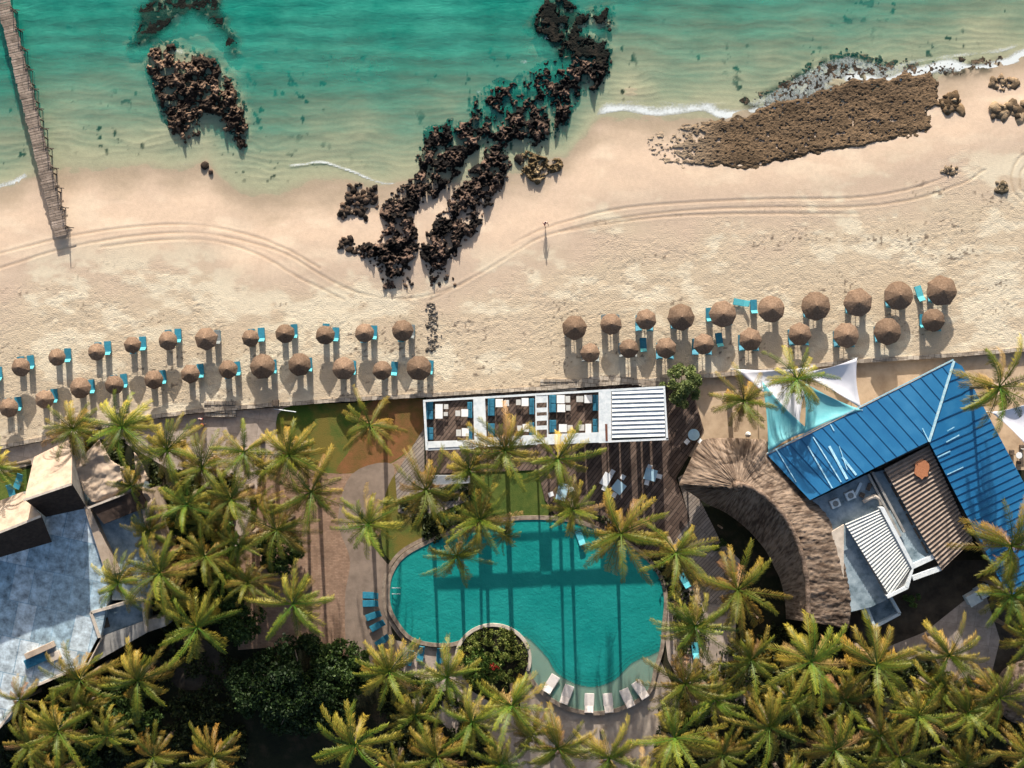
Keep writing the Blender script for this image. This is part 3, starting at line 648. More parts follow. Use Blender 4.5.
# ================================================================== PEOPLE
def person(px,py,z,label,heading,shirt,short,walk=.25,arm=.35):
    t=thing('person',label,'person',P(px,py,z)); t.rotation_euler=(0,0,heading)
    V=[];E=[];Rd=[]
    def a(co,r,p=None): V.append(co); Rd.append(r); i=len(V)-1; (E.append((p,i)) if p is not None else None); return i
    pel=a((0,0,.95),.15); w=a((0,0,1.10),.13,pel); ch=a((0,.01,1.34),.165,w); nk=a((0,0,1.50),.06,ch); hd=a((0,.03,1.60),.095,nk); a((0,.03,1.70),.075,hd)
    for s in(-1,1):
        hp=a((s*.10,0,.90),.095,pel); kn=a((s*.11,s*walk*.5+.03,.50),.06,hp); an=a((s*.11,s*walk,.09),.04,kn); a((s*.12,s*walk+.17,.04),.035,an)
        sh=a((s*.19,0,1.40),.065,ch); el=a((s*.27,-s*arm*.3,1.14),.045,sh); wr=a((s*.29,-s*arm+.12,.92),.03,el); pm=a((s*.29,-s*arm+.14,.85),.035,wr)
        for q,(dx,l) in enumerate(((-.03,.075),(-.01,.085),(.01,.08),(.028,.06))):
            k=a((s*.29,-s*arm+.14+dx*1.1,.80),.010,pm); a((s*.275,-s*arm+.15+dx*1.1,.80-l),.008,k)
        k=a((s*.265,-s*arm+.19,.83),.011,pm); a((s*.26,-s*arm+.205,.78),.009,k)
    me=bpy.data.meshes.new('body'); me.from_pydata(V,E,[]); me.materials.append(M['skin'])
    o=bpy.data.objects.new('body',me); COL.objects.link(o); o.parent=t
    sk=o.modifiers.new('skin','SKIN'); lay=me.skin_vertices[0] if me.skin_vertices else None
    if lay is None:
        bpy.context.view_layer.objects.active=o; 
    for i,r in enumerate(Rd):
        me.skin_vertices[0].data[i].radius=(r,r*.8 if i in(1,2) else r)
    me.skin_vertices[0].data[0].use_root=True
    ss=o.modifiers.new('sub','SUBSURF'); ss.levels=1; ss.render_levels=2
    # hair cap, shirt, shorts
    m=MB(); n=10; vs=[]; fs=[]
    for j in range(5):
        ph=j/4*math.pi*.55
        for k in range(n): vs.append((.108*math.sin(ph)*math.cos(6.283*k/n),.015+.118*math.sin(ph)*math.sin(6.283*k/n),1.66+.125*math.cos(ph)))
    for j in range(4):
        for k in range(n): fs.append((j*n+k,j*n+(k+1)%n,(j+1)*n+(k+1)%n,(j+1)*n+k))
    m.add(vs,fs).build('hair',M['hair'],None,smooth=True).parent=t
    def shell(name,rings,mat):
        m=MB(); n=12; vs=[];fs=[]
        for (z,rx,ry) in rings:
            for k in range(n): vs.append((rx*math.cos(6.283*k/n),ry*math.sin(6.283*k/n),z))
        for j in range(len(rings)-1):
            for k in range(n): fs.append((j*n+k,j*n+(k+1)%n,(j+1)*n+(k+1)%n,(j+1)*n+k))
        m.add(vs,fs).build(name,mat,None,smooth=True).parent=t
    shell('shirt',[(.98,.19,.14),(1.15,.175,.135),(1.34,.235,.165),(1.44,.25,.13),(1.50,.10,.08)],shirt)
    m=MB()
    for s in(-1,1): m.tube([(s*.09,0,1.0),(s*.105,s*walk*.15,.85),(s*.11,s*walk*.45+.02,.58)],[.15,.125,.10],10)
    m.build('shorts',short,None,smooth=True).parent=t
    return t
person(545,224,0,'person walking alone on the open sand, throwing a long shadow',R(200),M['shirtp'],M['shirt'],.3,.3)
person(202.5,419,GZ,'person in a pink top on the walkway beside the stone steps',R(170),M['shirtp'],M['shirt'],.15,.2)
person(204.5,424.5,GZ,'person in a red top following on the walkway by the steps',R(150),M['shirt'],M['short'],.2,.25)
# ================================================================== GROUND AND WALL OF THE RESORT
def poly_sheet(name,pts,z,mat,thick=None,kind='structure',label=None,cat=None,n=5,sm=True,closed=True):
    pts=smooth_poly(pts,n) if sm else pts
    w=[P(a,b,z) for a,b in pts]
    m=MB().prism(w,z-(thick or .02),z); o=m.build(name,mat); tag(o,label,cat,kind=kind); return o
def ring_wall(name,pts,w,z0,z1,mat,closed=False,parent=None):
    """wall following a pixel polyline; w in metres"""
    pw=[P(a,b,z1) for a,b in pts]; n=len(pw); L=[];Rr=[]
    for i in range(n):
        a=pw[(i-1)%n] if (closed or i>0) else pw[0]; b=pw[(i+1)%n] if (closed or i<n-1) else pw[-1]
        d=(b-a); d.z=0; d.normalize(); q=Vector((-d.y,d.x,0))*w/2; L.append(pw[i]+q); Rr.append(pw[i]-q)
    m=MB(); vs=[]
    for i in range(n): vs+= [L[i],Rr[i],Vector((Rr[i].x,Rr[i].y,z0)),Vector((L[i].x,L[i].y,z0))]
    fs=[]; cnt=n if closed else n-1
    for i in range(cnt):
        a=i*4; b=((i+1)%n)*4
        for k in range(4): fs.append((a+k,b+k,b+(k+1)%4,a+(k+1)%4))
    if not closed: fs+= [(3,2,1,0),((n-1)*4,(n-1)*4+1,(n-1)*4+2,(n-1)*4+3)]
    m.add(vs,fs); return m.build(name,mat,parent)
# resort ground: one sheet to the horizon, butting the wall
gp=[P(a,b+1.0,GZ) for a,b in WALL]
gp=[Vector((-1500,gp[0].y,GZ))]+gp+[Vector((1500,gp[-1].y,GZ)),Vector((1500,-1500,GZ)),Vector((-1500,-1500,GZ))]
# hole-free strip version (quads) so the big polygon triangulates cleanly
m=MB(); top=gp[:-2]
for i in range(len(top)-1):
    a,b=top[i],top[i+1]; m.add([a,(a.x,-60,GZ),(b.x,-60,GZ),b],[(0,1,2,3)])
m.add([(-1500,-60,GZ),(-1500,-1500,GZ),(1500,-1500,GZ),(1500,-60,GZ)],[(0,1,2,3)])
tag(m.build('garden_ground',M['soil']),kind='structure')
wp=[(a,float(np.interp(a,wax,way))+.3+random.uniform(-.3,.3)) for a in np.arange(-90,1190,6.0)]
o=ring_wall('beach_wall',wp,.50,-1.2,.16,M['wall']); tag(o,'long low stone wall dividing the beach from the hotel grounds','wall')
def z4(i): return GZ+.004*i
poly_sheet('promenade',[(-60,452),(0,450),(70,436),(140,421),(202,413),(283,407),(283,408),(278,440),(262,462),(215,492),(170,470),(120,440),(40,462),(0,474),(-60,484)],z4(2),M['conc'],sm=False)
poly_sheet('promenade_end',[(283,406),(290,404),(292,440),(270,470),(250,560),(215,560),(210,490),(262,460)],z4(1),M['conc'],sm=False)
poly_sheet('lawn',[(284,408),(350,403),(424,399),(427,424),(412,448),(388,465),(355,473),(320,472),(294,462),(278,440)],z4(4),M['lawn'],n=4)
poly_sheet('dry_lawn',[(368,403),(424,399.5),(426,424),(411,447),(388,464),(358,472),(336,471),(352,446)],z4(4.5),M['drylawn'],n=4)
poly_sheet('brick_path',[(238,560),(262,470),(300,466),(340,474),(385,468),(404,452),(424,430),(424,470),(405,500),(372,545),(388,590),(392,625),(372,650),(345,658),(300,645),(238,650)],z4(3),M['brickp'],sm=False)
poly_sheet('grey_path',[(352,474),(392,464),(388,500),(366,530),(384,560),(394,572),(388,600),(392,632),(402,660),(352,660),(345,600),(350,560),(338,520)],z4(5),M['paving2'])
poly_sheet('grass_wedge',[(384,500),(400,470),(430,480),(455,500),(440,530),(410,548),(394,562),(382,545)],z4(6),M['lawn'])
poly_sheet('pool_lawn',[(470,470),(545,470),(548,515),(500,520),(455,535),(450,500)],z4(7),M['lawng'])
poly_sheet('sandy_terrace',[(670,379),(760,373.5),(856,363),(905,360),(990,354),(1024,351),(1100,345),(1100,470),(960,470),(800,470),(735,470),(668,450)],z4(7),M['terr'],sm=False)
poly_sheet('back_path',[(660,600),(700,520),(740,560),(735,640),(760,700),(700,720),(668,660)],z4(2),M['conc'],sm=False)
poly_sheet('back_yard',[(850,600),(900,560),(1000,560),(1060,600),(1060,680),(985,690),(930,640),(890,655),(850,640)],z4(2),M['soil2'] if 'soil2' in M else M['terr2'],sm=False)
poly_sheet('yard_path',[(880,650),(925,632),(965,600),(985,592),(1000,640),(985,700),(960,700),(930,650),(890,668)],z4(3),M['conc'],sm=False)
poly_sheet('lower_path',[(395,640),(430,648),(460,650),(470,690),(520,720),(560,745),(560,790),(500,790),(440,720),(395,690)],z4(2),M['conc'],sm=False)
poly_sheet('pool_terrace',[(520,665),(560,700),(600,716),(645,700),(660,660),(680,700),(672,800),(540,800),(520,740)],z4(4),M['paving'],sm=False)
poly_sheet('shade_toned_path',[(160,640),(205,640),(260,690),(180,690),(150,660)],z4(2),M['terr2'],sm=False)  # shade over this path is put into its dark base colour
# decks
def slab(name,pts,z0,z1,mat,label,cat): 
    w=[P(a,b,z1) for a,b in pts]; o=MB().prism(w,z0,z1).build(name,mat); return tag(o,label,cat)
slab('timber_deck',[(426,397.5),(540,391),(600,387),(690,381),(704,430),(676,478),(690,520),(660,560),(612,540),(560,522),(545,500),(538,470),(426,474)],GZ-.05,GZ+.15,M['deckd'],'dark weathered timber deck under and south of the white pergola','deck')
slab('boardwalk',[(395,475),(424,428),(424.5,474),(470,476),(470,500),(420,520),(398,512)],GZ-.05,GZ+.10,M['deckl'],'grey diagonal boardwalk between the dry lawn and the pergola','deck')
slab('timber_deck',[(678,478),(690,470),(700,500),(730,560),(740,610),(700,600),(672,545),(690,520)],GZ-.05,GZ+.13,M['deckl'],'grey timber walkway curving in the shade of the thatched roof','deck')
# stone steps by the wall
for (x0,x1,y0,y1,lab) in ((204,236,401,417,'stone steps of dark blocks breaking the beach wall on the left'),(540,577,379,391,'square stone landing with slats beside the pergola')):
    t=thing('stone_steps',lab,'steps',P((x0+x1)/2,(y0+y1)/2,-.1)); 
    for j in range(4):
        yy=y0+(y1-y0)*(j+.5)/4; m=MB()
        for k in range(9):
            xx=x0+(x1-x0)*(k+.5)/9; m.box(P(xx,yy,.12-.09*j+random.uniform(-.03,.03)),((x1-x0)/9/S*.93,(y1-y0)/4/S*.9,.25))
        m.build('step',M['wall'],t)
# low hedge-like stone edging north of the pergola
m=MB()
for i in range(60):
    f=i/59; x=578+112*f; y=383-4*math.sin(f*3.2*2)+(-3*f); m.box(P(x,y,-.02+random.uniform(-.05,.05)),(.5,.7+random.uniform(-.2,.2),.3),random.uniform(-.6,.6))
tag(m.build('stone_edging',M['wall']),'ragged stone edging along the sand north of the louvred roof','wall')
m=MB(); m.tube([P(274,409,0.2),P(296,412,.15)],.06,8); tag(m.build('barrier_pole',M['white']),'white pole lying across the gap by the dark stone post','pole')
m=MB(); m.prism([P(a,b,.75) for a,b in ((272,400),(278,400),(278,406),(272,406))],-.6,.75); tag(m.build('stone_post',M['jpost'],bevel=.04),'square dark stone post at the bend of the beach wall','post')
# ================================================================== PERGOLA RESTAURANT
RZ=6.1
t=thing('pergola_roof','white pergola with three open bays and a louvred roof on the deck','pergola',P(545,420,GZ))
def bar(name,poly,z0,z1,mat,par=None): 
    return MB().prism([P(a,b,z1) for a,b in poly],z0,z1).build(name,mat,par or t)
# perimeter frame
bar('beam',[(423,400),(665,386),(665.1,388.2),(423.1,402)],RZ-.3,RZ,M['white'])
bar('beam',[(423,402.2),(425.4,402.1),(428,450),(425.6,450.2)],RZ-.3,RZ,M['white'])
bar('beam',[(663.3,388.4),(665.2,388.4),(668.2,439.5),(666.2,439.8)],RZ-.3,RZ,M['white'])
bar('beam',[(428,441.5),(474,440),(474,446),(428,448)],RZ-.32,RZ-.02,M['white'])
bar('beam',[(428,448.2),(474,446.3),(474,448.6),(428,450.4)],RZ-.5,RZ-.1,M['white'])
bar('beam',[(486,437.5),(536,435),(536,444.5),(486,447)],RZ-.32,RZ-.02,M['white'])
bar('beam',[(547,434.5),(599,432.3),(599,442.5),(547,444.5)],RZ-.32,RZ-.02,M['white'])
bar('beam',[(611.4,440.5),(668.2,437.9),(668.4,440),(611.4,442.3)],RZ-.3,RZ,M['white'])
# dividers
bar('divider_panel',[(473.2,399.2),(485,398.5),(487,447),(474.5,448)],RZ-.3,RZ-.003,M['white'])
for j,(y0,y1) in enumerate(((396,403),(408,412.5),(416,421),(426,430),(438,444))):
    bar('divider_slat',[(536,y0),(547,y0-.6),(547.3,y1-.6),(536.3,y1)],RZ-.3,RZ-.04-.01*(j%2),M['white'])
for x in (535.2,546.6): bar('beam',[(x,395.5),(x+1.3,395.5),(x+1.8,445),(x+.5,445)],RZ-.3,RZ-.006,M['white'])
bar('divider_panel',[(598.6,389.8),(611.2,389),(611.4,442.4),(598.9,443)],RZ-.3,RZ-.003,M['white'])
bar('rusty_slot',[(605,424),(607.4,424),(607.8,441),(605.6,441)],RZ-.05,RZ+.03,M['rust'])
# louvres
for i in range(11):
    y=391.2+i*(437.5-389.5)/11; xo=i*.19
    a=P(611.8+xo*0,y,RZ); b=P(663.4+xo,y-1.6,RZ); d=(b-a); q=d.to_track_quat('X','Z').to_matrix()@Matrix.Rotation(R(-20),3,'X')
    MB().box((a+b)/2+Vector((0,-.12,-.06)),(d.length-.02,.50,.035),M=q).build('louvre',M['white'],t)
bar('louvre_tray',[(611.8,389.5),(663.3,388.5),(666,438),(611.8,440.3)],RZ-.42,RZ-.36,M['lgrey'])
for (a,b) in ((424.5,401.5),(427,449),(474.8,400),(475.5,446),(486,446),(536,395.5),(536.8,444),(547.4,394.5),(548,443.5),(599,391),(600,442),(610,441.5),(664.4,387.8),(667,438.8)):
    p=P(a,b,RZ); MB().prism([(p.x+dx,p.y+dy) for dx,dy in((-.07,-.07),(.07,-.07),(.07,.07),(-.07,.07))],GZ,RZ-.33).build('post',M['white'],t)
# screens hanging below the louvred half, south side, with gaps that let strips of sun through
for (x0,x1,zt) in ((612,622.5,RZ-.32),(624.2,634.5,RZ-.32),(640.5,645,RZ-.32),(647,654.5,RZ-.32),(657,666,RZ-.32),(576,585,2.0),(587,602.5,2.4)):
    ya=440.2-(x0-611)*.03; yb=440.2-(x1-611)*.03
    bar('screen',[(x0,ya),(x1,yb),(x1,yb+.9),(x0,ya+.9)],GZ+.16,zt,M['deckl'])
# second lower frame south of the first bay
t2=thing('lower_awning','low white awning frame half hidden by palms south of the first bay','awning',P(450,465,GZ))
bar('beam',[(428,475.5),(456,475),(470,478),(470,483),(428,485)],2.4,2.55,M['white'],t2)
for a,b in ((429,480),(468,480)): 
    p=P(a,b,2.5); MB().tube([(p.x,p.y,GZ),(p.x,p.y,2.4)],.06).build('post',M['white'],t2)
# furniture inside (on the deck, z = GZ+.15)
DZ=GZ+.15
def qt(poly,z0,z1): return MB().prism([P(a,b,z1) for a,b in poly],z0,z1)
def rect(x0,y0,x1,y1): return [(x0,y0),(x1,y0),(x1,y1),(x0,y1)]
def sofa(x0,y0,x1,y1,lab,side):
    t=thing('sofa',lab,'sofa',P((x0+x1)/2,(y0+y1)/2,DZ),'blue sofas under the pergola')
    qt(rect(x0,y0,x1,y1),DZ,DZ+.40).build('base',M['lframe'],t)
    n=max(1,round((y1-y0)/8))
    for k in range(n):
        a=y0+(y1-y0)*k/n; b=y0+(y1-y0)*(k+1)/n
        qt(rect(x0+(1.6 if side<0 else .2),a+.25,x1-(1.6 if side>0 else .2),b-.25),DZ+.405,DZ+.55).build('cushion',M['sofa'],t,bevel=.04)
    xb=(x0,x0+1.4) if side<0 else (x1-1.4,x1)
    qt(rect(xb[0],y0,xb[1],y1),DZ+.405,DZ+.85).build('backrest',M['sofa'],t,bevel=.04)
def table(x0,y0,x1,y1,lab,mat='cloth',h=.74,rz=0,name='table',cat='table',group='white tables under the pergola'):
    cx,cy=(x0+x1)/2,(y0+y1)/2; t=thing(name,lab,cat,P(cx,cy,DZ),group)
    w=(x1-x0)/S; l=(y1-y0)/S
    MB().box((0,0,h-.02),(w,l,.04)).build('tabletop' if name=='table' else 'seat',M[mat],None,bevel=.008).parent=t
    for sx in(-1,1):
        for sy in(-1,1):
            o=MB().box((sx*(w/2-.05),sy*(l/2-.05),(h-.04)/2),(.05,.05,h-.04)).build('leg',M['pole'],None); o.parent=t
    if name=='stool' : pass
    t.rotation_euler=(0,0,rz); return t
bays=[('first',425.5,472.5,400,441),('second',487,534.5,396.5,437),('third',548.5,598,393,433.5)]
for nmb,x0,x1,y0,y1 in bays:
    sofa(x0+.8,y0+2,x0+7.6,y0+19.5,f'blue sofa at the upper left of the {nmb} pergola bay',-1)
    sofa(x0+1,y1-13.5,x0+7.8,y1-1,f'blue sofa at the lower left of the {nmb} pergola bay',-1)
    sofa(x1-5.2,y0+2,x1-.3,y0+18,f'blue sofa at the upper right of the {nmb} pergola bay',1)
    sofa(x1-5.2,y1-14.5,x1-.3,y1-1,f'blue sofa at the lower right of the {nmb} pergola bay',1)
def stool(x0,y0,x1,y1,lab): table(x0,y0,x1,y1,lab,'chairw',.45,0,'stool','stool','stools beside the pergola tables')
table(435.5,404,443,418.5,'tall white table in the first pergola bay, by the blue sofa'); stool(444,404.2,448.5,409,'pale stool right of the tall table in the first bay'); stool(443.8,412,448,416,'small stool below another one in the first bay')
table(461.5,409,468.3,416.6,'white table at the right of the first pergola bay'); stool(455.5,410.5,460.5,416,'pale stool left of the right table in the first bay')
table(462,428,469,436,'white table in the lower right of the first pergola bay'); stool(456.3,429.5,461.3,436,'pale stool beside the lower right table of the first bay')
table(495.6,399,503,407,'white table in the upper left of the second pergola bay'); stool(504,400,509,406,'pale stool at the upper left table of the second bay')
table(521.5,398,528.5,406,'white table in the upper right of the second pergola bay'); stool(516,399.6,520.8,405,'pale stool at the upper right table of the second bay')
table(522.5,424,529,431.5,'white table in the lower right of the second pergola bay'); stool(517,425.5,521.8,431,'pale stool at the lower right table of the second bay')
table(556.5,395,564.5,403.2,'topmost white table at the left of the third pergola bay'); stool(565.2,396,570,402.5,'pale stool beside the topmost table of the third bay')
table(557,404.2,565,412,'white table just below the topmost one in the third bay'); stool(565.8,405,570.3,410.5,'pale stool beside the middle table of the third bay')
table(584,395,591.8,403,'white table in the upper right of the third pergola bay'); stool(576.2,396,583.2,402,'wide pale stool left of the upper right table in the third bay')
table(558.7,424,566.7,432,'white table in the lower left of the third pergola bay'); stool(567.3,425,572.5,431,'pale stool at the lower left table of the third bay')
table(585,423.7,591,433,'white table in the lower right of the third pergola bay'); stool(578.6,424.5,584.2,430.5,'pale stool at the lower right table of the third bay')
# tables on the open deck
def chair(px,py,rz,lab,mat='cloth'):
    t=thing('chair',lab,'chair',P(px,py,DZ),'pale chairs on the open deck'); t.rotation_euler=(0,0,rz)
    def b(nmn,c,s,bv=.01): o=MB().box(c,s).build(nmn,M[mat],None,bevel=bv); o.parent=t
    b('seat',(0,0,.45),(.56,.60,.05)); b('backrest',(0,-.30,.72),(.56,.05,.48))
    for sx in(-.2,.2):
        for sy in(-.2,.2): b('leg',(sx,sy,.21),(.04,.04,.42),0)
table(612.5,481,624,492.5,'square pale blue table on the shaded deck, lower right of the pair','ptable',.74,R(-38),group='square tables on the open deck')
table(601.5,472.5,610,485.5,'white oblong table touching the blue one on the shaded deck','cloth',.74,R(-28),group='square tables on the open deck')
for a in ((612,472,150,'chair above the pair of deck tables'),(622.5,477,150,'chair at the upper right of the pale blue deck table'),(614,494.5,-30,'chair below the pale blue deck table'),(604,487.5,-25,'chair below the white oblong deck table')): chair(a[0],a[1],R(a[2]),a[3])
table(644,468.5,656,480,'single pale blue table on the shaded deck right of the pair','ptable',.74,R(-15),group='square tables on the open deck')
for a in ((658.5,476,75,'chair at the right of the single deck table'),(646.5,482,-15,'chair below the single deck table'),(649,467,160,'chair above the single deck table')): chair(a[0],a[1],R(a[2]),a[3])
table(557,483,567,500,'pale blue table under the palm fronds left of the deck pair','ptable',.74,R(-14),group='square tables on the open deck')
chair(551,494,R(-70),'chair left of the palm-shaded deck table'); chair(571,489,R(110),'chair right of the palm-shaded deck table')
t=thing('round_table','round pale blue table on the dark deck below the leafy bush','table',P(693,434.5,DZ))
MB().tube([(0,0,.70),(0,0,.74)],.72,28).build('tabletop',M['ptable'],None).parent=t; MB().tube([(0,0,0),(0,0,.70)],.06).build('leg',M['pole'],None).parent=t
chair(686.5,441.5,R(-42),'chair at the lower left of the round table'); chair(700,441.5,R(42),'chair at the lower right of the round table')
# ================================================================== THATCHED ROOF
def resample(pts,n):
    pts=smooth_poly(pts,8,False); q=np.array(pts); d=np.r_[0,np.cumsum(np.hypot(*np.diff(q,axis=0).T))]; s=np.linspace(0,d[-1],n)
    return np.stack([np.interp(s,d,q[:,0]),np.interp(s,d,q[:,1])],1)
outer=[(679,484),(688,465),(697,447),(706,439),(728,438),(752,439),(767,441),(770,456),(784,472),(800,488),(816,502),(829,518),(838,537),(845,560),(849,585),(851,606),(849,628)]
ridge=[(738,487),(738,486),(738,485),(738,484),(738.5,484),(739,484),(740,484),(744,485),(754,489),(766,497),(778,509),(789,524),(797,541),(803,560),(807,582),(808,604),(808,622)]
inner=[(679,485),(685,490),(692,494),(699,499),(705,503),(711,506),(718,509),(726,513),(736,520),(748,530),(758,541),(767,553),(773,565),(779,577),(783,590),(785,603),(786,619)]
# inner curve also starts at the left tip and follows the shaded side
nU=420
def curve(c,n):   # keep the correspondence by index, smooth between
    q=np.array(smooth_poly(c,12,False)); s=np.linspace(0,len(q)-1,n); i=np.arange(len(q)); return np.stack([np.interp(s,i,q[:,0]),np.interp(s,i,q[:,1])],1)
co,cr_,ci=curve(outer,nU),curve(ridge,nU),curve(inner,nU)
t=thing('thatched_roof','large hook-shaped thatched roof with a coned peak beside the blue roof','thatched roof',P(745,520,GZ))
def rows(A,B,za,zb,n,bulge,seed):
    V=np.zeros((n,nU,3))
    for j in range(n):
        f=j/(n-1)
        pz=za+(zb-za)*(f+ bulge*math.sin(math.pi*f))
        xy=A*(1-f)+B*f; k=(H-pz)/H
        V[j,:,0]=(xy[:,0]-512)/S*k; V[j,:,1]=(384-xy[:,1])/S*k; V[j,:,2]=pz
    x,y=V[...,0],V[...,1]
    uu=np.tile(np.arange(nU)/nU*70,(n,1)); vv=np.tile((np.arange(n)/n*4)[:,None],(1,nU)); nz=(fbm(uu*1.5,vv*1.2,3,seed)-.5)*.30+(fbm(x*3,y*3,3,seed+7)-.5)*.20+(fbm(x*.5,y*.5,2,seed+3)-.5)*.25
    V[...,2]+=nz
    return V
va=rows(co,cr_,2.6,6.8,48,.10,300); vb=rows(cr_,ci,6.8,1.6,56,-.03,301); vb[0]=va[-1]
V=np.concatenate([va,vb[1:]],0); n,mm,_=V.shape
idx=np.arange(n*mm).reshape(n,mm); F=np.stack([idx[:-1,:-1],idx[1:,:-1],idx[1:,1:],idx[:-1,1:]],-1).reshape(-1,4)
uu=np.tile(np.arange(mm)/mm*70,(n,1)); vv=np.tile((np.arange(n)/n*9)[:,None],(1,mm))
st=(.55*fbm(uu*2.6,vv*1.3,3,310)+.25*fbm(uu*8,vv*3,2,311)+.35*fbm(V[...,0]*.55,V[...,1]*.55,3,312))/1.15
tt=sst(.30,.68,st).reshape(-1); C=mixc(np.tile(np.array((.075,.052,.04)),(n*mm,1)),np.array((.29,.22,.17)),tt)
o=npmesh('thatch',V.reshape(-1,3)-np.array(t.location),F,M['thatchv'],parent=t,smooth=True,colors={'Col':C})
so=o.modifiers.new('thick','SOLIDIFY'); so.thickness=.35; so.offset=-1
# ridge roll
m=MB(); q=[tuple(v) for v in va[-1][0:nU:3]]
uq=[q[0]]
for p in q[1:]:
    if (Vector(p)-Vector(uq[-1])).length>.35: uq.append(p)
m.tube([Vector(p)+Vector((0,0,.05)) for p in uq],[.32+.05*math.sin(i*1.7) for i in range(len(uq))],10); o=m.build('ridge_roll',M['thatch'],t,smooth=True)
pk=P(738.5,486,7.1); m=MB(); m.tube([pk-Vector((0,0,.5)),pk,pk+Vector((0,0,.25))],[.75,.55,.34],14); m.build('peak_collar',M['thatch'],t,smooth=True)
m=MB(); m.tube([pk+Vector((0,0,.2)),pk+Vector((0,0,.42))],[.22,.16],12); m.build('peak_cap',M['jpost'],t)
for (a,b) in ((690,480),(702,448),(760,446),(790,482),(826,520),(842,570),(844,615),(722,528),(745,575),(758,618)):
    p=P(a,b,2.6); MB().tube([(p.x,p.y,GZ),(p.x,p.y,2.6)],.12).build('post',M['pole'],t)
# ================================================================== BLUE ROOF BUILDING
t=thing('blue_roof_building','L-shaped building with bright blue metal roof right of the thatch','building',P(900,480,GZ))
OZ,IZ=3.3,4.6
def roofplane(name,q,mat,nseam,par,thk=.12):
    """q: 4 (px,py,z): outer a, outer b, inner b, inner a ; seams run from outer to inner"""
    w=[P(*p) for p in q]; lo=[v-Vector((0,0,thk)) for v in w]
    m=MB(); m.add(w+lo,[(3,2,1,0),(4,5,6,7),(0,1,5,4),(1,2,6,5),(2,3,7,6),(3,0,4,7)]); o=m.build(name,mat,par)
    for i in range(nseam+1):
        f=i/nseam; a=w[0].lerp(w[1],f); b=w[3].lerp(w[2],f)
        if (a-b).length<.3: continue
        MB().beam(a+Vector((0,0,.03)),b+Vector((0,0,.03)),.09,.07).build('seam',M['blued'],o if False else par)
    return o
def rp_par(name,poly3,mat,par,seams,thk=.12):
    """free polygon roof (px,py,z) plus explicit seam segments"""
    w=[P(*p) for p in poly3]; n=len(w); lo=[v-Vector((0,0,thk)) for v in w]
    MB().add(w+lo,[tuple(range(n-1,-1,-1)),tuple(range(n,2*n))]+[(i,(i+1)%n,(i+1)%n+n,i+n) for i in range(n)]).build(name,mat,par)
    m=MB()
    for a,b in seams: m.beam(P(*a)+Vector((0,0,.05)),P(*b)+Vector((0,0,.05)),.06,.08)
    m.build('seams',M['blued'],par)
# wing A: outer edge (767,455)->(954,361), inner edge (811,500)->(928.5,442)
def lerp3(a,b,f): return tuple(a[i]*(1-f)+b[i]*f for i in range(3))
Aa,Ab,Ai,Aj=(767.5,455,OZ),(953.5,361,OZ),(928.5,441.5,IZ),(810,500,IZ)
seamsA=[]
dirv=np.array((810-767.5,500-455)); # seam direction follows the west gable then leans less
for i in range(1,17):
    f=i/17.0
    a=lerp3(Aa,Ab,f); dx=26+ (42-26)*(1-f); 
    # end on inner edge at parameter g, or on the hip
    g=f*(953.5-767.5)/(928.5-810) *0.995 -.0
    e=lerp3(Aj,Ai,min(1,g*1.0)) if g<=1 else lerp3(Ai,Ab,(g-1)/( (953.5-767.5)/(928.5-810)-1))
    seamsA.append((a,e))
rp_par('roof_wing',[Aa,Ab,Ai,Aj],M['blue'],t,seamsA)
# wing B: hip (953.5,361)->(928.5,441.5); outer right edge (962,366)->(1060,560); inner edge (929,442)->(1010,596)
Bo0,Bo1,Bi1,Bi0=(962,366,OZ),(1070,570,OZ),(1008,596,IZ),(929.2,442,IZ)
seamsB=[]
for i in range(0,24):
    f=i/23.0; e=lerp3(Bi0,Bi1,f); o_=(e[0]+70,e[1]-33,0)
    # intersect with outer edge: param along outer edge by y
    # solve e + s*(70,-33) on line Bo0->Bo1
    ax,ay=Bo1[0]-Bo0[0],Bo1[1]-Bo0[1]; bx,by=70,-33; det=bx*(-ay)-(-ax)*by
    rx,ry=Bo0[0]-e[0],Bo0[1]-e[1]; s=(rx*(-ay)-(-ax)*ry)/det; u=(bx*ry-by*rx)/det
    if u<0: 
        continue
    seamsB.append((e,(e[0]+s*bx,e[1]+s*by,OZ)))
for f in (.25,.5,.75): # short seams that start on the hip
    e=lerp3(Bi0,(953.9,362,OZ),f); ax,ay=Bo1[0]-Bo0[0],Bo1[1]-Bo0[1]; bx,by=70,-33; det=bx*(-ay)+ax*by
    rx,ry=Bo0[0]-e[0],Bo0[1]-e[1]; s=(rx*(-ay)+ax*ry)/det; u=(bx*ry-by*rx)/det
    if u>0: seamsB.append((e,(e[0]+s*bx,e[1]+s*by,OZ)))
rp_par('roof_wing',[(954.1,361.2,OZ),Bo0,Bo1,Bi1,Bi0],M['blue'],t,seamsB)
MB().beam(P(953.8,361,OZ)+Vector((0,0,.10)),P(928.8,441.8,IZ)+Vector((0,0,.10)),.30,.12).build('ridge_cap',M['ridge'],t)
MB().beam(P(767,454.5,OZ)+Vector((-.03,.08,.03)),P(953.5,360.3,OZ)+Vector((-.03,.08,.03)),.16,.14).build('gutter',M['ridge'],t)
def inA(px,py):
    nA=np.array((-(361-455),953.5-767.5),float); nA/=np.linalg.norm(nA); d=(px-767.5)*nA[0]+(py-455)*nA[1]; D0=(928.5-767.5)*nA[0]+(441.5-455)*nA[1]
    return OZ+(IZ-OZ)*max(0,min(1,d/D0))
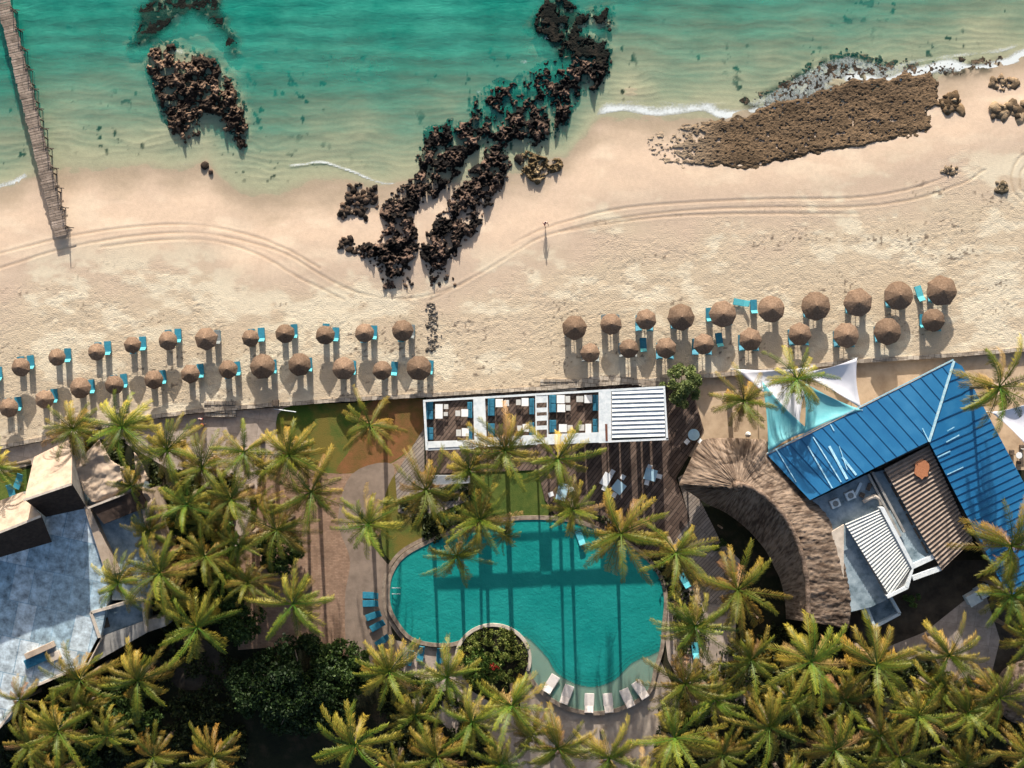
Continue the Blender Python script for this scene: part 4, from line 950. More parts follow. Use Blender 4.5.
for (a,b,c,d,w) in ((807.5,446,832,488,.16),(813,437,841,482,.14),(829,446,847,479,.3),(842,457,856,475,.26),(839,446,847,470,.09),(776,449,796,482,.10),(830,424,834,431,.12),(922,428,928.5,441,.12)):
    MB().beam(P(a,b,inA(a,b))+Vector((0,0,.12)),P(c,d,inA(c,d))+Vector((0,0,.12)),w,.03).build('pale_strip',M['bstreak'],t)
def inB(px,py):
    nB=np.array((153.8,-79.0)); nB/=np.linalg.norm(nB); d=(px-929.2)*nB[0]+(py-442)*nB[1]; D0=(962-929.2)*nB[0]+(366-442)*nB[1]
    return IZ+(OZ-IZ)*max(0,min(1,d/D0))
for (a,b,c,d,w) in ((937.5,457,950,451,.14),(947,474.5,963,467,.12),(946,442,959,435,.14),(947,431,954,427,.1)):
    MB().beam(P(a,b,inB(a,b))+Vector((0,0,.12)),P(c,d,inB(c,d))+Vector((0,0,.12)),w,.03).build('pale_strip',M['bstreak'],t)
MB().prism([P(a,b,2.9)for a,b in((775,457),(950,368),(1060,575),(1010,588),(932,446),(929,444),(812,496))],GZ,2.9).build('wall',M['bwall'],t)
# brown corrugated roof
t=thing('corrugated_roof','brown corrugated roof inside the corner of the blue roof','roof',P(925,510,GZ))
def corrug(name,q,n,amp,mat,par,thk=.05):
    """ribs parallel to edge q0-q1, repeated towards q3-q2"""
    w=[P(*p) for p in q]; m=MB(); vs=[]; N=n*4
    for i in range(N+1):
        f=i/N; h=amp*math.sin(2*math.pi*i/4+.4); vs+= [w[0].lerp(w[3],f)+Vector((0,0,h)),w[1].lerp(w[2],f)+Vector((0,0,h))]
    b=len(vs); vs+= [v-Vector((0,0,thk)) for v in vs]
    fs=[(2*i,2*i+1,2*i+3,2*i+2) for i in range(N)]+[(b+2*i+2,b+2*i+3,b+2*i+1,b+2*i) for i in range(N)]
    m.add(vs,fs); return m.build(name,mat,par)
corrug('sheeting',[(884,469,3.6),(929,445.5,3.6),(973,540,3.1),(941.5,570,3.1)],27,.15,M['corr'],t)
MB().prism([P(a,b,3.0) for a,b in((888,470),(926,450),(965,536),(942,562))],GZ,3.0).build('wall',M['bwall'],t)
rr=random.Random(5); m=MB(); c=P(921.5,469,3.85); pts=[(c.x+1.0*math.cos(a)*rr.uniform(.75,1.1),c.y+1.25*math.sin(a)*rr.uniform(.8,1.1)) for a in np.linspace(0,6.28,18)[:-1]]
tag(m.prism(pts,3.70,3.86).build('terracotta_sheet',M['terra'],bevel=.02),'rust orange sheet of rubble lying on the brown corrugated roof','sheet')
# white ribbed roof
t=thing('ribbed_roof','white ribbed roof with chamfered corner beside the thatch','roof',P(880,560,GZ))
corrug('sheeting',[(845,524,3.9),(879,509.5,3.9),(912,566,3.9),(890,597,3.9)],24,.10,M['corrw'],t)
bar('parapet',[(879.5,507.5),(884,507.3),(914.5,565.5),(912,568.5)],3.2,4.15,M['white'],t)
bar('parapet',[(912,568.7),(914.5,566),(908.5,588.5),(905.5,586.5)],3.2,4.15,M['white'],t)
bar('parapet',[(905.3,586.8),(908.3,588.8),(888,598.5),(886.5,595.6)],3.2,4.15,M['white'],t)
MB().prism([P(a,b,3.6) for a,b in((847,525),(880,511),(911,566),(905,586),(887,595))],GZ,3.6).build('wall',M['bwall'],t)
# flat terrace roof between thatch and ribbed roof
t=thing('flat_roof_terrace','grey flat roof terrace between thatch, blue roof and ribbed roof','roof terrace',P(850,550,GZ))
MB().prism([P(a,b,2.7) for a,b in((811,501),(868,474),(900,540),(930,560),(912,570),(886,600),(871,607),(842,614),(833,560),(828,520))],GZ,2.7).build('roof_slab',M['roofw'],t)
bar('parapet',[(831.5,532),(844,524.5),(843.5,612),(847,613),(842,616),(836,560)],2.705,3.2,M['tanw'],t)
for (a,b,c,d) in ((868,474,900,536),(872,472,904,532)): MB().beam(P(a,b,3.1),P(c,d,3.1),.28,.5).build('parapet',M['bwall'],t)
for (x,y,r,lab) in ((834,503,-24,'left of two pale boxes on the flat roof by the blue eave'),(849,495,-24,'right of two pale boxes on the flat roof by the blue eave')):
    t=thing('air_conditioner',lab,'air conditioner',P(x,y,2.7),'pale boxes on the flat roof',rz=R(-r)); 
    for nmn,cc,s,mt in (('casing',(0,0,.45),(1.15,1.0,.8),'ac'),('base_frame',(0,0,.03),(1.2,1.05,.06),'jpost')): MB().box(cc,s).build(nmn,M[mt],None,bevel=.03).parent=t
    MB().tube([(0,0,.86),(0,0,.89)],.36,18).build('fan_grille',M['lgrey'],None).parent=t
m=MB(); m.tube([P(863,502,3.0),P(868,499,3.15),P(875,496,3.15),P(880,499,3.1),P(881,505,2.9)],[.24,.26,.27,.26,.22],12); tag(m.build('duct',M['tanw'],smooth=True),'bent pale ventilation duct on the flat roof','duct')
for q,(x,y,l,wd,lab) in enumerate(((858,489,1.7,.35,'pale plank on the flat roof near the blue eave'),(869,487,.9,.5,'dark crate on the flat roof by the duct'),(862,495,.6,.6,'small dark bin on the flat roof below the plank'))):
    tag(MB().box(P(x,y,2.95),(l,wd,.3),R(65)).build('plank' if q==0 else 'crate',M['ac'] if q==0 else M['jpost'],bevel=.03),lab,'plank' if q==0 else 'crate')
# courtyard roof
t=thing('courtyard_roof','stained grey flat roof sunk between ribbed and brown corrugated roofs','roof',P(915,540,GZ))
MB().prism([P(a,b,2.4) for a,b in((872,473),(884,470),(934,557),(934.5,557.5),(914,566),(903,545))],GZ,2.4).build('roof_slab',M['roofw'],t)
for a,b,c,d in ((912.5,566,935,555.5),(912,578,940,568)): MB().beam(P(a,b,2.7),P(c,d,2.7),.6,.6).build('parapet',M['white'],t)
for i in range(6):
    a=P(884+i*7.5,472+i*14,2.7); m=MB().beam(a,P(884+i*7.5+6,472+i*14+11,2.7),.16,.35); m.build('dark_edge',M['jpost'],t)
# enclosure
t=thing('tank_enclosure','small walled enclosure below the chamfered corner of the ribbed roof','enclosure',P(880,606,GZ))
for a,b in (((862,596),(874,627)),((874,626.5),(899,613)),((899,613),(889,595))): MB().beam(P(*a,1.5),P(*b,1.5),.34,1.0).build('wall',M['ac'],t)
MB().prism([P(a,b,.9) for a,b in((863,596),(889,595),(898,612),(875,625))],GZ,.9).build('floor',M['roofw'],t)
for (x,y,lab) in ((866.5,595,'upper right white box by the small enclosure'),(860,602,'middle white box left of the small enclosure'),(865.5,613.5,'lower white box left of the small enclosure')):
    t=thing('white_tank',lab,'tank',P(x,y,1.2),'white boxes by the enclosure',rz=R(-60)+math.pi)
    MB().box((0,0,.0),(1.35,.55,.5)).build('body',M['cloth'],None,bevel=.12).parent=t; MB().box((0,0,.28),(.35,.35,.06)).build('lid',M['ac'],None,bevel=.02).parent=t
    MB().box((0,0,-.97),(1.2,.4,1.44)).build('stand',M['jpost'],None).parent=t
for (x,y,lab) in ((970,597,'pale box roof in the yard, lower left of the pair'),(980,590,'pale box roof in the yard, upper right of the pair')):
    t=thing('utility_box',lab,'utility box',P(x,y,GZ),'pale boxes in the yard',rz=R(30))
    MB().box((0,0,.8),(1.55,1.25,1.6)).build('cabinet',M['ac'],None,bevel=.03).parent=t; MB().box((0,0,1.66),(1.7,1.4,.1)).build('lid',M['ac'],None,bevel=.02).parent=t; MB().box((0,.64,.8),(1.2,.03,1.3)).build('door',M['white'],None).parent=t
# ================================================================== SHADE SAILS
def sail(tri,zs,mat,lab,sag=.13,group='triangular shade sails',n=16):
    w=[P(a,b,z) for (a,b),z in zip(tri,zs)]; c=(w[0]+w[1]+w[2])/3; t=thing('shade_sail',lab,'shade sail',(c.x,c.y,GZ),group)
    vs=[];ix={}
    for i in range(n+1):
        for j in range(n+1-i):
            u,v=i/n,j/n; q=1-u-v; p=w[0]*u+w[1]*v+w[2]*q
            e=4*(u*v*(1-q)+v*q*(1-u)+u*q*(1-v))  # pull the edges inwards
            k=sag*(4*u*v*(1-q)**2*(1 if q<.999 else 0)+0)
            # edge concavity
            for (x1,x2,x3) in ((u,v,q),(v,q,u),(q,u,v)): p=p+(c-p)*(sag*4*x1*x2*(1-x3)**6)
            p=p+Vector((0,0,-.5*27*u*v*q)); ix[(i,j)]=len(vs); vs.append(p)
    fs=[]
    for i in range(n):
        for j in range(n-i):
            fs.append((ix[i,j],ix[i+1,j],ix[i,j+1]))
            if j<n-i-1: fs.append((ix[i+1,j],ix[i+1,j+1],ix[i,j+1]))
    o=MB().add(vs,fs).build('fabric',mat,t,smooth=True); s=o.modifiers.new('s','SOLIDIFY'); s.thickness=.015
    for p in w: MB().tube([(p.x,p.y,GZ),(p.x,p.y,p.z+.15)],.05).build('post',M['white'],t)
sail([(735,369),(814,366),(799,429)],(3.0,2.6,2.9),M['sailw'],'white triangular sail behind the two palms left of the other white one')
sail([(799,373),(857,358),(861.5,409)],(2.6,3.2,2.8),M['sailw'],'white triangular sail nearest the tip of the blue roof')
sail([(762,381),(768,453),(810,431)],(3.2,3.5,3.4),M['sailt'],'pale teal sail touching the left corner of the blue roof')
sail([(802,381),(862,410),(804,434)],(3.3,3.4,3.5),M['sailt'],'pale teal sail along the eave between the palm and white sail')
sail([(991,412),(1036,400),(1030,450)],(2.8,3.0,2.8),M['sailw'],'white sail cut by the right edge beyond the tall palm')
# cafe table at the right edge
t=thing('cafe_set','dark seats round a small white table at the right edge','cafe table',P(1017,455,GZ))
MB().tube([(0,0,.7),(0,0,.74)],.4,16).build('tabletop',M['cloth'],None).parent=t; MB().tube([(0,0,0),(0,0,.7)],.05).build('leg',M['jpost'],None).parent=t
for (x,y,lab) in ((1011,452,'dark wicker chair left of the small white table at the right edge'),(1018,463,'dark wicker chair below the small white table at the right edge'),(1021,447,'dark wicker chair above the small white table at the right edge')):
    t=thing('wicker_chair',lab,'chair',P(x,y,GZ),'dark chairs at the right edge'); 
    MB().box((0,0,.25),(.6,.6,.4)).build('seat',M['jpost'],None,bevel=.1).parent=t; MB().box((0,-.26,.6),(.6,.1,.4)).build('backrest',M['jpost'],None,bevel=.04).parent=t
# glass case/cloth by the short palm
t=thing('folded_parasol','closed pale parasol standing between the thatch and the short palm','parasol',P(746,434,GZ))
MB().tube([(0,0,0),(0,0,2.8)],.04).build('pole',M['white'],None).parent=t; MB().tube([(0,0,1.1),(0,0,1.5),(0,0,2.6),(0,0,2.75)],[.30,.38,.16,.04],8).build('canopy',M['chairw'],None).parent=t
# ================================================================== LEFT BUILDING
t=thing('flat_roof_building','building with stained blue-grey flat roof and parapets on the left','building',P(50,600,GZ))
RB=4.0
def pr(name,pts,z0,z1,mat,par=None,bev=0): return MB().prism([P(a,b,z1) if not (hasattr(a,'__len__')) else a for a,b in pts],z0,z1).build(name,mat,par or t,bevel=bev)
pr('roof',[(-60,562),(2,542),(24,503),(40,478),(84,468),(86,508),(112,575),(100,640),(87,664),(30,688),(0,727),(-60,770)],GZ,RB,M['roofb'])
pr('lower_roof',[(88,500),(140,480),(147,510),(158,560),(150,600),(112,600),(112.6,575)],GZ,RB-.7,M['roofw'])
pr('parapet',[(83.8,507),(88.6,505.5),(119,573),(106,575)],GZ,RB+.5,M['tan'])
pr('parapet',[(143,492),(151,488),(168,540),(166,556),(158,552)],GZ,RB+.2,M['tan'])
# crumpled covers on the upper right corner
def drape(name,poly,z,mat,amp,seed,par):
    xs_=[p[0] for p in poly]; ys_=[p[1] for p in poly]
    X,Y,F=grid(np.arange(min(xs_)-1,max(xs_)+1,.7),np.arange(min(ys_)-1,max(ys_)+1,.7))
    s=sdf(X,Y,poly); keep=(s[F].min(1)>-.4)
    nx=(X*.5+Y*.86); zz=z+amp*(fbm(nx/9,(X-Y)/30,2,seed)-.5)*3.2+amp*(fbm(X/5,Y/5,2,seed+1)-.5)*.5
    k=(H-zz)/H; V=np.stack([(X-512)/S*k,(384-Y)/S*k,zz],1)-np.array(par.location)
    Fk=F[keep][:,::-1]; u=np.unique(Fk); mp=np.zeros(len(V),int); mp[u]=np.arange(len(u))
    o=npmesh(name,V[u],mp[Fk],mat,parent=par,smooth=True); so=o.modifiers.new('t','SOLIDIFY'); so.thickness=.15; so.offset=-1; return o
drape('roof_cover',[(93,446),(99,440),(104,447),(110,460),(120,466),(124,488),(114,500),(92,502),(84,492),(74,462),(80,458)],RB+1.0,M['tan'],.4,400,t)
drape('roof_cover',[(134,452),(141,462),(147,476),(143,486),(154,504),(158,522),(166,548),(158,556),(146,530),(140,500),(136,480)],RB+.6,M['tan'],.4,410,t)
drape('roof_cover',[(112,470),(124,466),(138,486),(140,494),(104,508),(92,510)],RB+.7,M['tan'],.6,415,t)
# dark raised volumes: lit sloping top, dark wall on the garden side
def shed(name,lab,top,ridge_z,eave_z,foot):
    """top: four px points back-left, back-right, front-right, front-left (front = ridge)"""
    tt=thing(name,lab,'roof',P(top[3][0],top[3][1],RB))
    w=[P(*top[0],eave_z),P(*top[1],eave_z),P(*top[2],ridge_z),P(*top[3],ridge_z)]
    lo=[v-Vector((0,0,.25)) for v in w]
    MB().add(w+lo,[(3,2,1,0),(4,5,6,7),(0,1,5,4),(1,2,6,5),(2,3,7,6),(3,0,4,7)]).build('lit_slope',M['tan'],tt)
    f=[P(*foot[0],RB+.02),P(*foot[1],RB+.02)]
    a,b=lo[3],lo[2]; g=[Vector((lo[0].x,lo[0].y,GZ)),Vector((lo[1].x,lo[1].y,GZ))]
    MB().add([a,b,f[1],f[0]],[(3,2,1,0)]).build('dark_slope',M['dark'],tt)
    MB().add([lo[0],lo[1],g[1],g[0],b,f[1],a,f[0]],[(0,1,2,3),(1,4,5,2),(0,3,7,6)]).build('wall',M['bwall'],tt)
    MB().beam(w[3]+Vector((0,.0,.06)),w[2]+Vector((0,.0,.06)),.28,.16).build('ridge_beam',M['tanw'],tt)
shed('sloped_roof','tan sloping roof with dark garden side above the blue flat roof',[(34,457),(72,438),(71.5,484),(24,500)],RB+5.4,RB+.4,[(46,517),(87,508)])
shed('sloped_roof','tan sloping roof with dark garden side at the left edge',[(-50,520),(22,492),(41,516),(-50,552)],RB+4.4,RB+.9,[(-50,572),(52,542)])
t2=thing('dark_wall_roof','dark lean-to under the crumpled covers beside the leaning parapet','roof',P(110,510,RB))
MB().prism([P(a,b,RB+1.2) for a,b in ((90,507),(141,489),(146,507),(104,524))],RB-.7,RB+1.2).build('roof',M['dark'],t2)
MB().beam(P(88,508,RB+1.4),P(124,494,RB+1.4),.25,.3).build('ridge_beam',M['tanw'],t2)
# lower right terrace box
t3=thing('roof_terrace_box','small walled roof terrace at the lower right of the flat roof building','roof terrace',P(125,625,GZ))
pr('floor',[(92,612),(143,597),(148,632),(112,645),(100,637)],GZ,2.8,M['roofw'],t3)
for a,b,w_ in (((92,612),(142,598),.35),((92,612),(100.5,637),.35),((100.5,637),(87,664),.5),((143,598),(147,631),.3)):
    MB().beam(P(*a,3.7),P(*b,3.7),w_,1.0 if w_<.5 else .6).build('parapet',M['tanw'],t3)
pr('ledge',[(100.5,637),(147,620),(166,617),(166,626),(148,632),(88,666)],GZ,3.4,M['bwall'],t3)
MB().box(P(105,623,3.0),(.9,1.2,.3),R(15)).build('skylight',M['jpost'],t3,bevel=.02)
t4=thing('roof_hatch','tan roof hatch with blue tank on the flat roof near the palms','roof hatch',P(38,655,RB))
for nmn,x,y,l,wd,h,mt,z in (('lintel',40,650,3.6,.7,1.1,'tan',.55),('tank',36,660,2.7,1.1,.6,'sofa',.3),('side_block',55,656,1.3,1.0,.7,'tanw',.35)): MB().box(P(x,y,RB+z),(l,wd,h),R(24)).build(nmn,M[mt],t4,bevel=.03)
for a,b in (((87,664),(30,688)),((30,688),(0,727)),((0,727),(-40,760))): MB().beam(P(*a,RB+.2),P(*b,RB+.2),.3,.5).build('parapet',M['tanw'],t)
# blue loungers in the small garden behind the left building
for (x,y,rz,lab) in ((19.5,481,160,'blue lounger on the grass strip between promenade and tan roofs, right one'),(12.5,492,195,'blue lounger on the grass strip between promenade and tan roofs, left one')): put('d',x,y,R(rz),lab,'loungers on the left lawn',z=GZ)
poly_sheet('side_lawn',[(-60,484),(0,475),(60,462),(75,470),(60,500),(-60,540)],z4(3),M['lawng'],sm=False)
# ================================================================== POOL
pool=[(390,590),(393,574),(404,558),(424,546),(450,535),(480,529),(505,522),(522,520),(548,520),(575,523),(600,532),(628,546),(648,562),(660,580),(664,600),(662,625),(660,648),(654,668),(648,690),(630,703),(604,711),(576,709),(552,698),(534,680),(528,662),(526,645),(514,631),(495,625),(474,629),(458,641),(435,643),(412,637),(398,621),(391,606)]
pp=smooth_poly(pool,6); PWZ=GZ+.34
X,Y,F=grid((np.arange(380,672,1.1)-512)/S,(384-np.arange(722,512,-1.1))/S); PX=X*S+512; PY=384-Y*S
s=sdf(PX,PY,pp); keep=s[F].max(1)>-1.5
shelf=[(520,640),(545,655),(556,672),(575,684),(595,687),(615,680),(630,665),(645,658),(672,655),(672,730),(520,730)]
sh=sdf(PX,PY,smooth_poly(shelf,4))
# stepped floor: the shelf and three steps down into the pool
zf=np.full_like(X,PWZ-.30); dd=np.full_like(X,1.5)
for k,(dz,da) in enumerate(((-.27,1.2),(-.24,.95),(-.20,.70),(-.16,.45))): zf=np.where(sh>-14+3.6*k,PWZ+dz,zf); dd=np.where(sh>-14+3.6*k,da,dd)
zf=np.where(sh>0,PWZ-.12,zf); dd=np.where(sh>0,.16,dd)
C=np.where((sh>0)[:,None],np.array((.34,.36,.29)),np.array((.04,.33,.30)))
edge=np.zeros_like(X)
for k in range(5): edge=np.maximum(edge,np.exp(-((sh+14-3.6*k)/.55)**2))
C=C*(1-.75*edge[:,None])
M['pfloor']=vcolmat('pool_floor',.5,.1)
o=npmesh('pool_floor',np.stack([X,Y,zf],1),F[keep],M['pfloor'],colors={'Col':C}); tag(o,kind='structure')
dep=dd*.8*(.75+.5*fbm(PX/16,PY/12,4,850)); dep=dep*(1-.35*edge)
o=npmesh('pool_water',np.stack([X,Y,np.full_like(X,PWZ)],1),F[keep],M['pool'],smooth=True,attrs={'depth':dep}); tag(o,kind='structure')
def offset(pts,d):
    q=np.array(pts); n=len(q); o=[]
    for i in range(n):
        t_=q[(i+1)%n]-q[(i-1)%n]; t_/=np.linalg.norm(t_)+1e-9; o.append((q[i][0]-t_[1]*d,q[i][1]+t_[0]*d))
    return o
A2=sum(pp[i][0]*pp[(i+1)%len(pp)][1]-pp[(i+1)%len(pp)][0]*pp[i][1] for i in range(len(pp)))
sg=-1 if A2>0 else 1
tag(ring_wall('pool_coping',offset(pp,sg*2.0),.5,-2.2,GZ+.44,M['coping'],closed=True),'curved stone coping running all round the turquoise pool','pool edge')
lf=[p for p in offset(pp,sg*6.5)]
i0=[i for i,p in enumerate(lf) if p[0]<470 and (p[1]<640)]
seg=sorted([p for p in lf if p[0]<472 and p[1]<655],key=lambda p:-math.atan2(p[1]-590,p[0]-455) if True else 0)
seg=sorted(seg,key=lambda p:(math.atan2(p[1]-590,-(p[0]-470))))
tag(ring_wall('pool_kerb',seg,.45,GZ-.1,GZ+.09,M['coping']),'outer stone kerb following the left lobe of the pool','kerb')
t=thing('pool_ladder','small white pool handrail at the left end of the pool','handrail',P(396,591,GZ))
for dy in(-3,3):
    m=MB(); m.tube([P(392,591+dy,GZ+.1),P(392,591+dy,GZ+.8),P(396,591+dy,GZ+.95),P(400,591+dy,GZ+.6),P(400,591+dy,GZ-.1)],.04,8); m.build('rail',M['white'],t,smooth=True)
for (x,y,rz,lab) in ((551,683,-32,'leftmost of the six white loungers on the pool shelf'),(566.5,693.5,-20,'second white lounger from the left on the pool shelf'),(589,702,-2,'third white lounger from the left on the pool shelf'),(608,702,6,'fourth white lounger from the left on the pool shelf'),(627,697,24,'fifth white lounger from the left on the pool shelf'),(640,689,34,'rightmost of the six white loungers on the pool shelf')):
    put('w',x,y,R(-rz if False else rz),lab,'white loungers standing in the shallow pool shelf',z=GZ+.18)
for (x,y,rz,lab) in ((371,595,88,'topmost blue lounger in the row left of the pool'),(371,603,92,'second blue lounger from the top left of the pool'),(374,615,110,'third blue lounger from the top left of the pool'),(378,625,120,'fourth blue lounger from the top left of the pool'),(383,640,128,'lowest blue lounger in the row left of the pool'),
    (410,657,165,'blue lounger just below the left lobe of the pool, left one'),(421,653,170,'blue lounger just below the left lobe of the pool, right one'),(440,655,178,'blue lounger below the pool beside the round planter')):
    put('d',x,y,R(rz),lab,'blue loungers on the paving left of the pool',z=GZ+.02)
# turquoise floats and towels
for (x,y,rz,lab) in ((580,537,20,'turquoise and white lounger at the top of the pool under a palm'),(695,650,5,'turquoise lounger right of the pool under palm fronds'),(684,580,30,'turquoise lounger half hidden among palms by the upper right pool edge')):
    put('c',x,y,R(rz),lab,'turquoise loungers near the pool',z=GZ+.1)
# round planter
t=thing('round_planter','round stone planter with green and dry shrubs biting into the pool','planter',P(493,658,GZ))
circ=[(493+37*math.cos(a),659-34*math.sin(a)) for a in np.linspace(-.35,3.4,40)]
ring_wall('kerb',circ,.4,-2.2,GZ+.60,M['tanw'],closed=False,parent=t)
MB().prism([P(493+35*math.cos(a),659+32*math.sin(a),GZ+.45) for a in np.linspace(0,2*math.pi,49)[:-1]],-2.2,GZ+.45).build('soil',M['soil'],t)
def leafcloud(name,n,fn,size,cols,parent,mat='tleaf',flat=.5):
    """fn(k)->(x,y,z) leaf centres (local)"""
    P_=fn(n); n=len(P_); u=rng.normal(size=(n,3)); u/=np.linalg.norm(u,axis=1)[:,None]; w=rng.normal(size=(n,3)); w[:,2]*=flat
    w-= (w*u).sum(1)[:,None]*u; w/=np.linalg.norm(w,axis=1)[:,None]
    a=size*rng.uniform(.6,1.3,n)[:,None]; b=a*.55
    V=np.stack([P_-u*a,P_+w*b,P_+u*a,P_-w*b],1).reshape(-1,3); F=np.arange(4*n).reshape(n,4)
    t_=rng.random(n)[:,None]; c=np.array(cols[0])*(1-t_)+np.array(cols[1])*t_; c*=rng.uniform(.75,1.25,n)[:,None]
    return npmesh(name,V,F,M[mat],parent=parent,colors={'Col':np.repeat(c,4,axis=0)})
def dome(cx,cy,cz,rx,ry,rz,clumps,cr,seed,lo=0.0):
    r=np.random.default_rng(seed)
    cc=[]
    for i in range(clumps):
        a=r.random()*6.283; q=math.sqrt(r.random()); h=math.sqrt(max(0,1-q*q))*r.uniform(.5 if q<.7 else .2,1.0)
        cc.append((cx+rx*q*math.cos(a),cy+ry*q*math.sin(a),cz+rz*(lo+(1-lo)*h),cr*r.uniform(.6,1.25)))
    cc=np.array(cc)
    def fn(n):
        k=r.integers(0,len(cc),n); u=r.normal(size=(n,3)); u/=np.linalg.norm(u,axis=1)[:,None]; rr=r.uniform(.55,1.05,n)[:,None]
        return cc[k,:3]+u*rr*cc[k,3][:,None]*np.array((1,1,.75))
    return fn
leafcloud('shrubs',7500,dome(0,0,.5,4.3,3.9,.8,90,.55,1),.13,((.06,.11,.015),(.25,.26,.06)),t)
leafcloud('shrubs',2500,dome(-1.2,-.8,.6,2.5,2.5,1.0,40,.5,2),.13,((.04,.10,.012),(.14,.22,.04)),t)
leafcloud('red_flowers',160,dome(.1,-.9,1.3,.5,.5,.5,6,.25,3),.10,((.35,.015,.015),(.5,.04,.03)),t)
# ================================================================== BROADLEAF TREES AND BUSHES
def tree(name,px,py,z0,r,h,lab,cat,cols,clumps,leaves,size,cr,seed,group=None,ry=None):
    p=P(px,py,h*.7); t=thing(name,lab,cat,(p.x,p.y,z0),group); rr=random.Random(seed)
    m=MB(); m.tube([(0,0,-.2),(0.05,.05,h*.35),(0,0,h*.6)],[.22*r/3,.17*r/3,.1*r/3],8)
    for k in range(6):
        a=k*1.05+rr.random(); m.tube([(0,0,h*.32),(math.cos(a)*r*.35,math.sin(a)*r*.35,h*.55),(math.cos(a)*r*.7,math.sin(a)*r*.7,h*.72)],[.10*r/3,.06*r/3,.025],6)
    m.build('trunk',M['trunk'],None,smooth=True).parent=t
    leafcloud('crown',leaves,dome(0,0,h*.30,r,ry or r,h*.62,clumps,cr,seed),size,cols,t); return t
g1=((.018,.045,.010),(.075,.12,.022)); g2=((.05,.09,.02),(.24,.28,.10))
tree('round_bush',683,386,GZ,2.45,5.0,'round leafy bush beside the louvred roof on the beach wall','bush',g2,46,9000,.15,.55,11)
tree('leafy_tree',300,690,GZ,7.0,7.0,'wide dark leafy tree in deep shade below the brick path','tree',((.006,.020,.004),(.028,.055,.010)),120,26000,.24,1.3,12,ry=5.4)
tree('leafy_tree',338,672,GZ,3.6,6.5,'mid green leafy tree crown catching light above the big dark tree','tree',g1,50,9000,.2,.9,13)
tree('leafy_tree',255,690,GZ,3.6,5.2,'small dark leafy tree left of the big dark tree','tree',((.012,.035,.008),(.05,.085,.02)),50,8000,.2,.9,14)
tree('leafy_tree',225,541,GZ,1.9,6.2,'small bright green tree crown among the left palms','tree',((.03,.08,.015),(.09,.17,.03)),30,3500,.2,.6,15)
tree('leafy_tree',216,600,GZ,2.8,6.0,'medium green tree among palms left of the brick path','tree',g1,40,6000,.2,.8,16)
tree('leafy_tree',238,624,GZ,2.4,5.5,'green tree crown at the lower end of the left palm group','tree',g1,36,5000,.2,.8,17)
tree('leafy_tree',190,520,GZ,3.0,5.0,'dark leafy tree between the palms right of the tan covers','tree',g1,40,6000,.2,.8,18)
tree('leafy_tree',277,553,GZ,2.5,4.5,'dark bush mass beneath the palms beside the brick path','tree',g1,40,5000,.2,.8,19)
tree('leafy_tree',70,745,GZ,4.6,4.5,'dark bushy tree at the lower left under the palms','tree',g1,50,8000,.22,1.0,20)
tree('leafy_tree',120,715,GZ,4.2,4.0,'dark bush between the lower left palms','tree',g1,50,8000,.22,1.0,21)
tree('small_shrub',915,601,GZ,.9,1.6,'small green shrub alone in the shaded yard','bush',((.04,.09,.02),(.13,.2,.05)),10,900,.12,.35,22)
tree('small_shrub',720,545,GZ,.8,1.2,'small shrub on the walkway in the shade of the thatch','bush',g1,10,800,.12,.3,23)
# undergrowth: nobody could count it
def zone(poly,n,h):
    xs_=[p[0] for p in poly]; ys_=[p[1] for p in poly]; x=rng.uniform(min(xs_),max(xs_),n*3); y=rng.uniform(min(ys_),max(ys_),n*3)
    ok=inpoly(x,y,poly)&(fbm(x/12,y/12,3,500)>.42); x=x[ok][:n]; y=y[ok][:n]
    z=GZ+np.abs(rng.normal(0,h,len(x)))*fbm(x/9,y/9,2,501)*2; return np.stack([(x-512)/S,(384-y)/S,z],1)
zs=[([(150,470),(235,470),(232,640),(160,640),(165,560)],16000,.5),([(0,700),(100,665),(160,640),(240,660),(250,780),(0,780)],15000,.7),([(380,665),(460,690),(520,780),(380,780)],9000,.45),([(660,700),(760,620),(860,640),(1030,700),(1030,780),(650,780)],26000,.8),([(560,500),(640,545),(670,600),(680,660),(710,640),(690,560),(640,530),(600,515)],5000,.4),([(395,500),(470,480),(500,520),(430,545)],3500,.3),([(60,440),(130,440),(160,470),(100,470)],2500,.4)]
pts=np.concatenate([zone(*a) for a in zs]); o=leafcloud('undergrowth',len(pts),lambda n:pts,.22,((.008,.020,.004),(.045,.055,.012)),None); tag(o,'low tangled undergrowth covering the ground beneath the palms','undergrowth',kind='stuff')
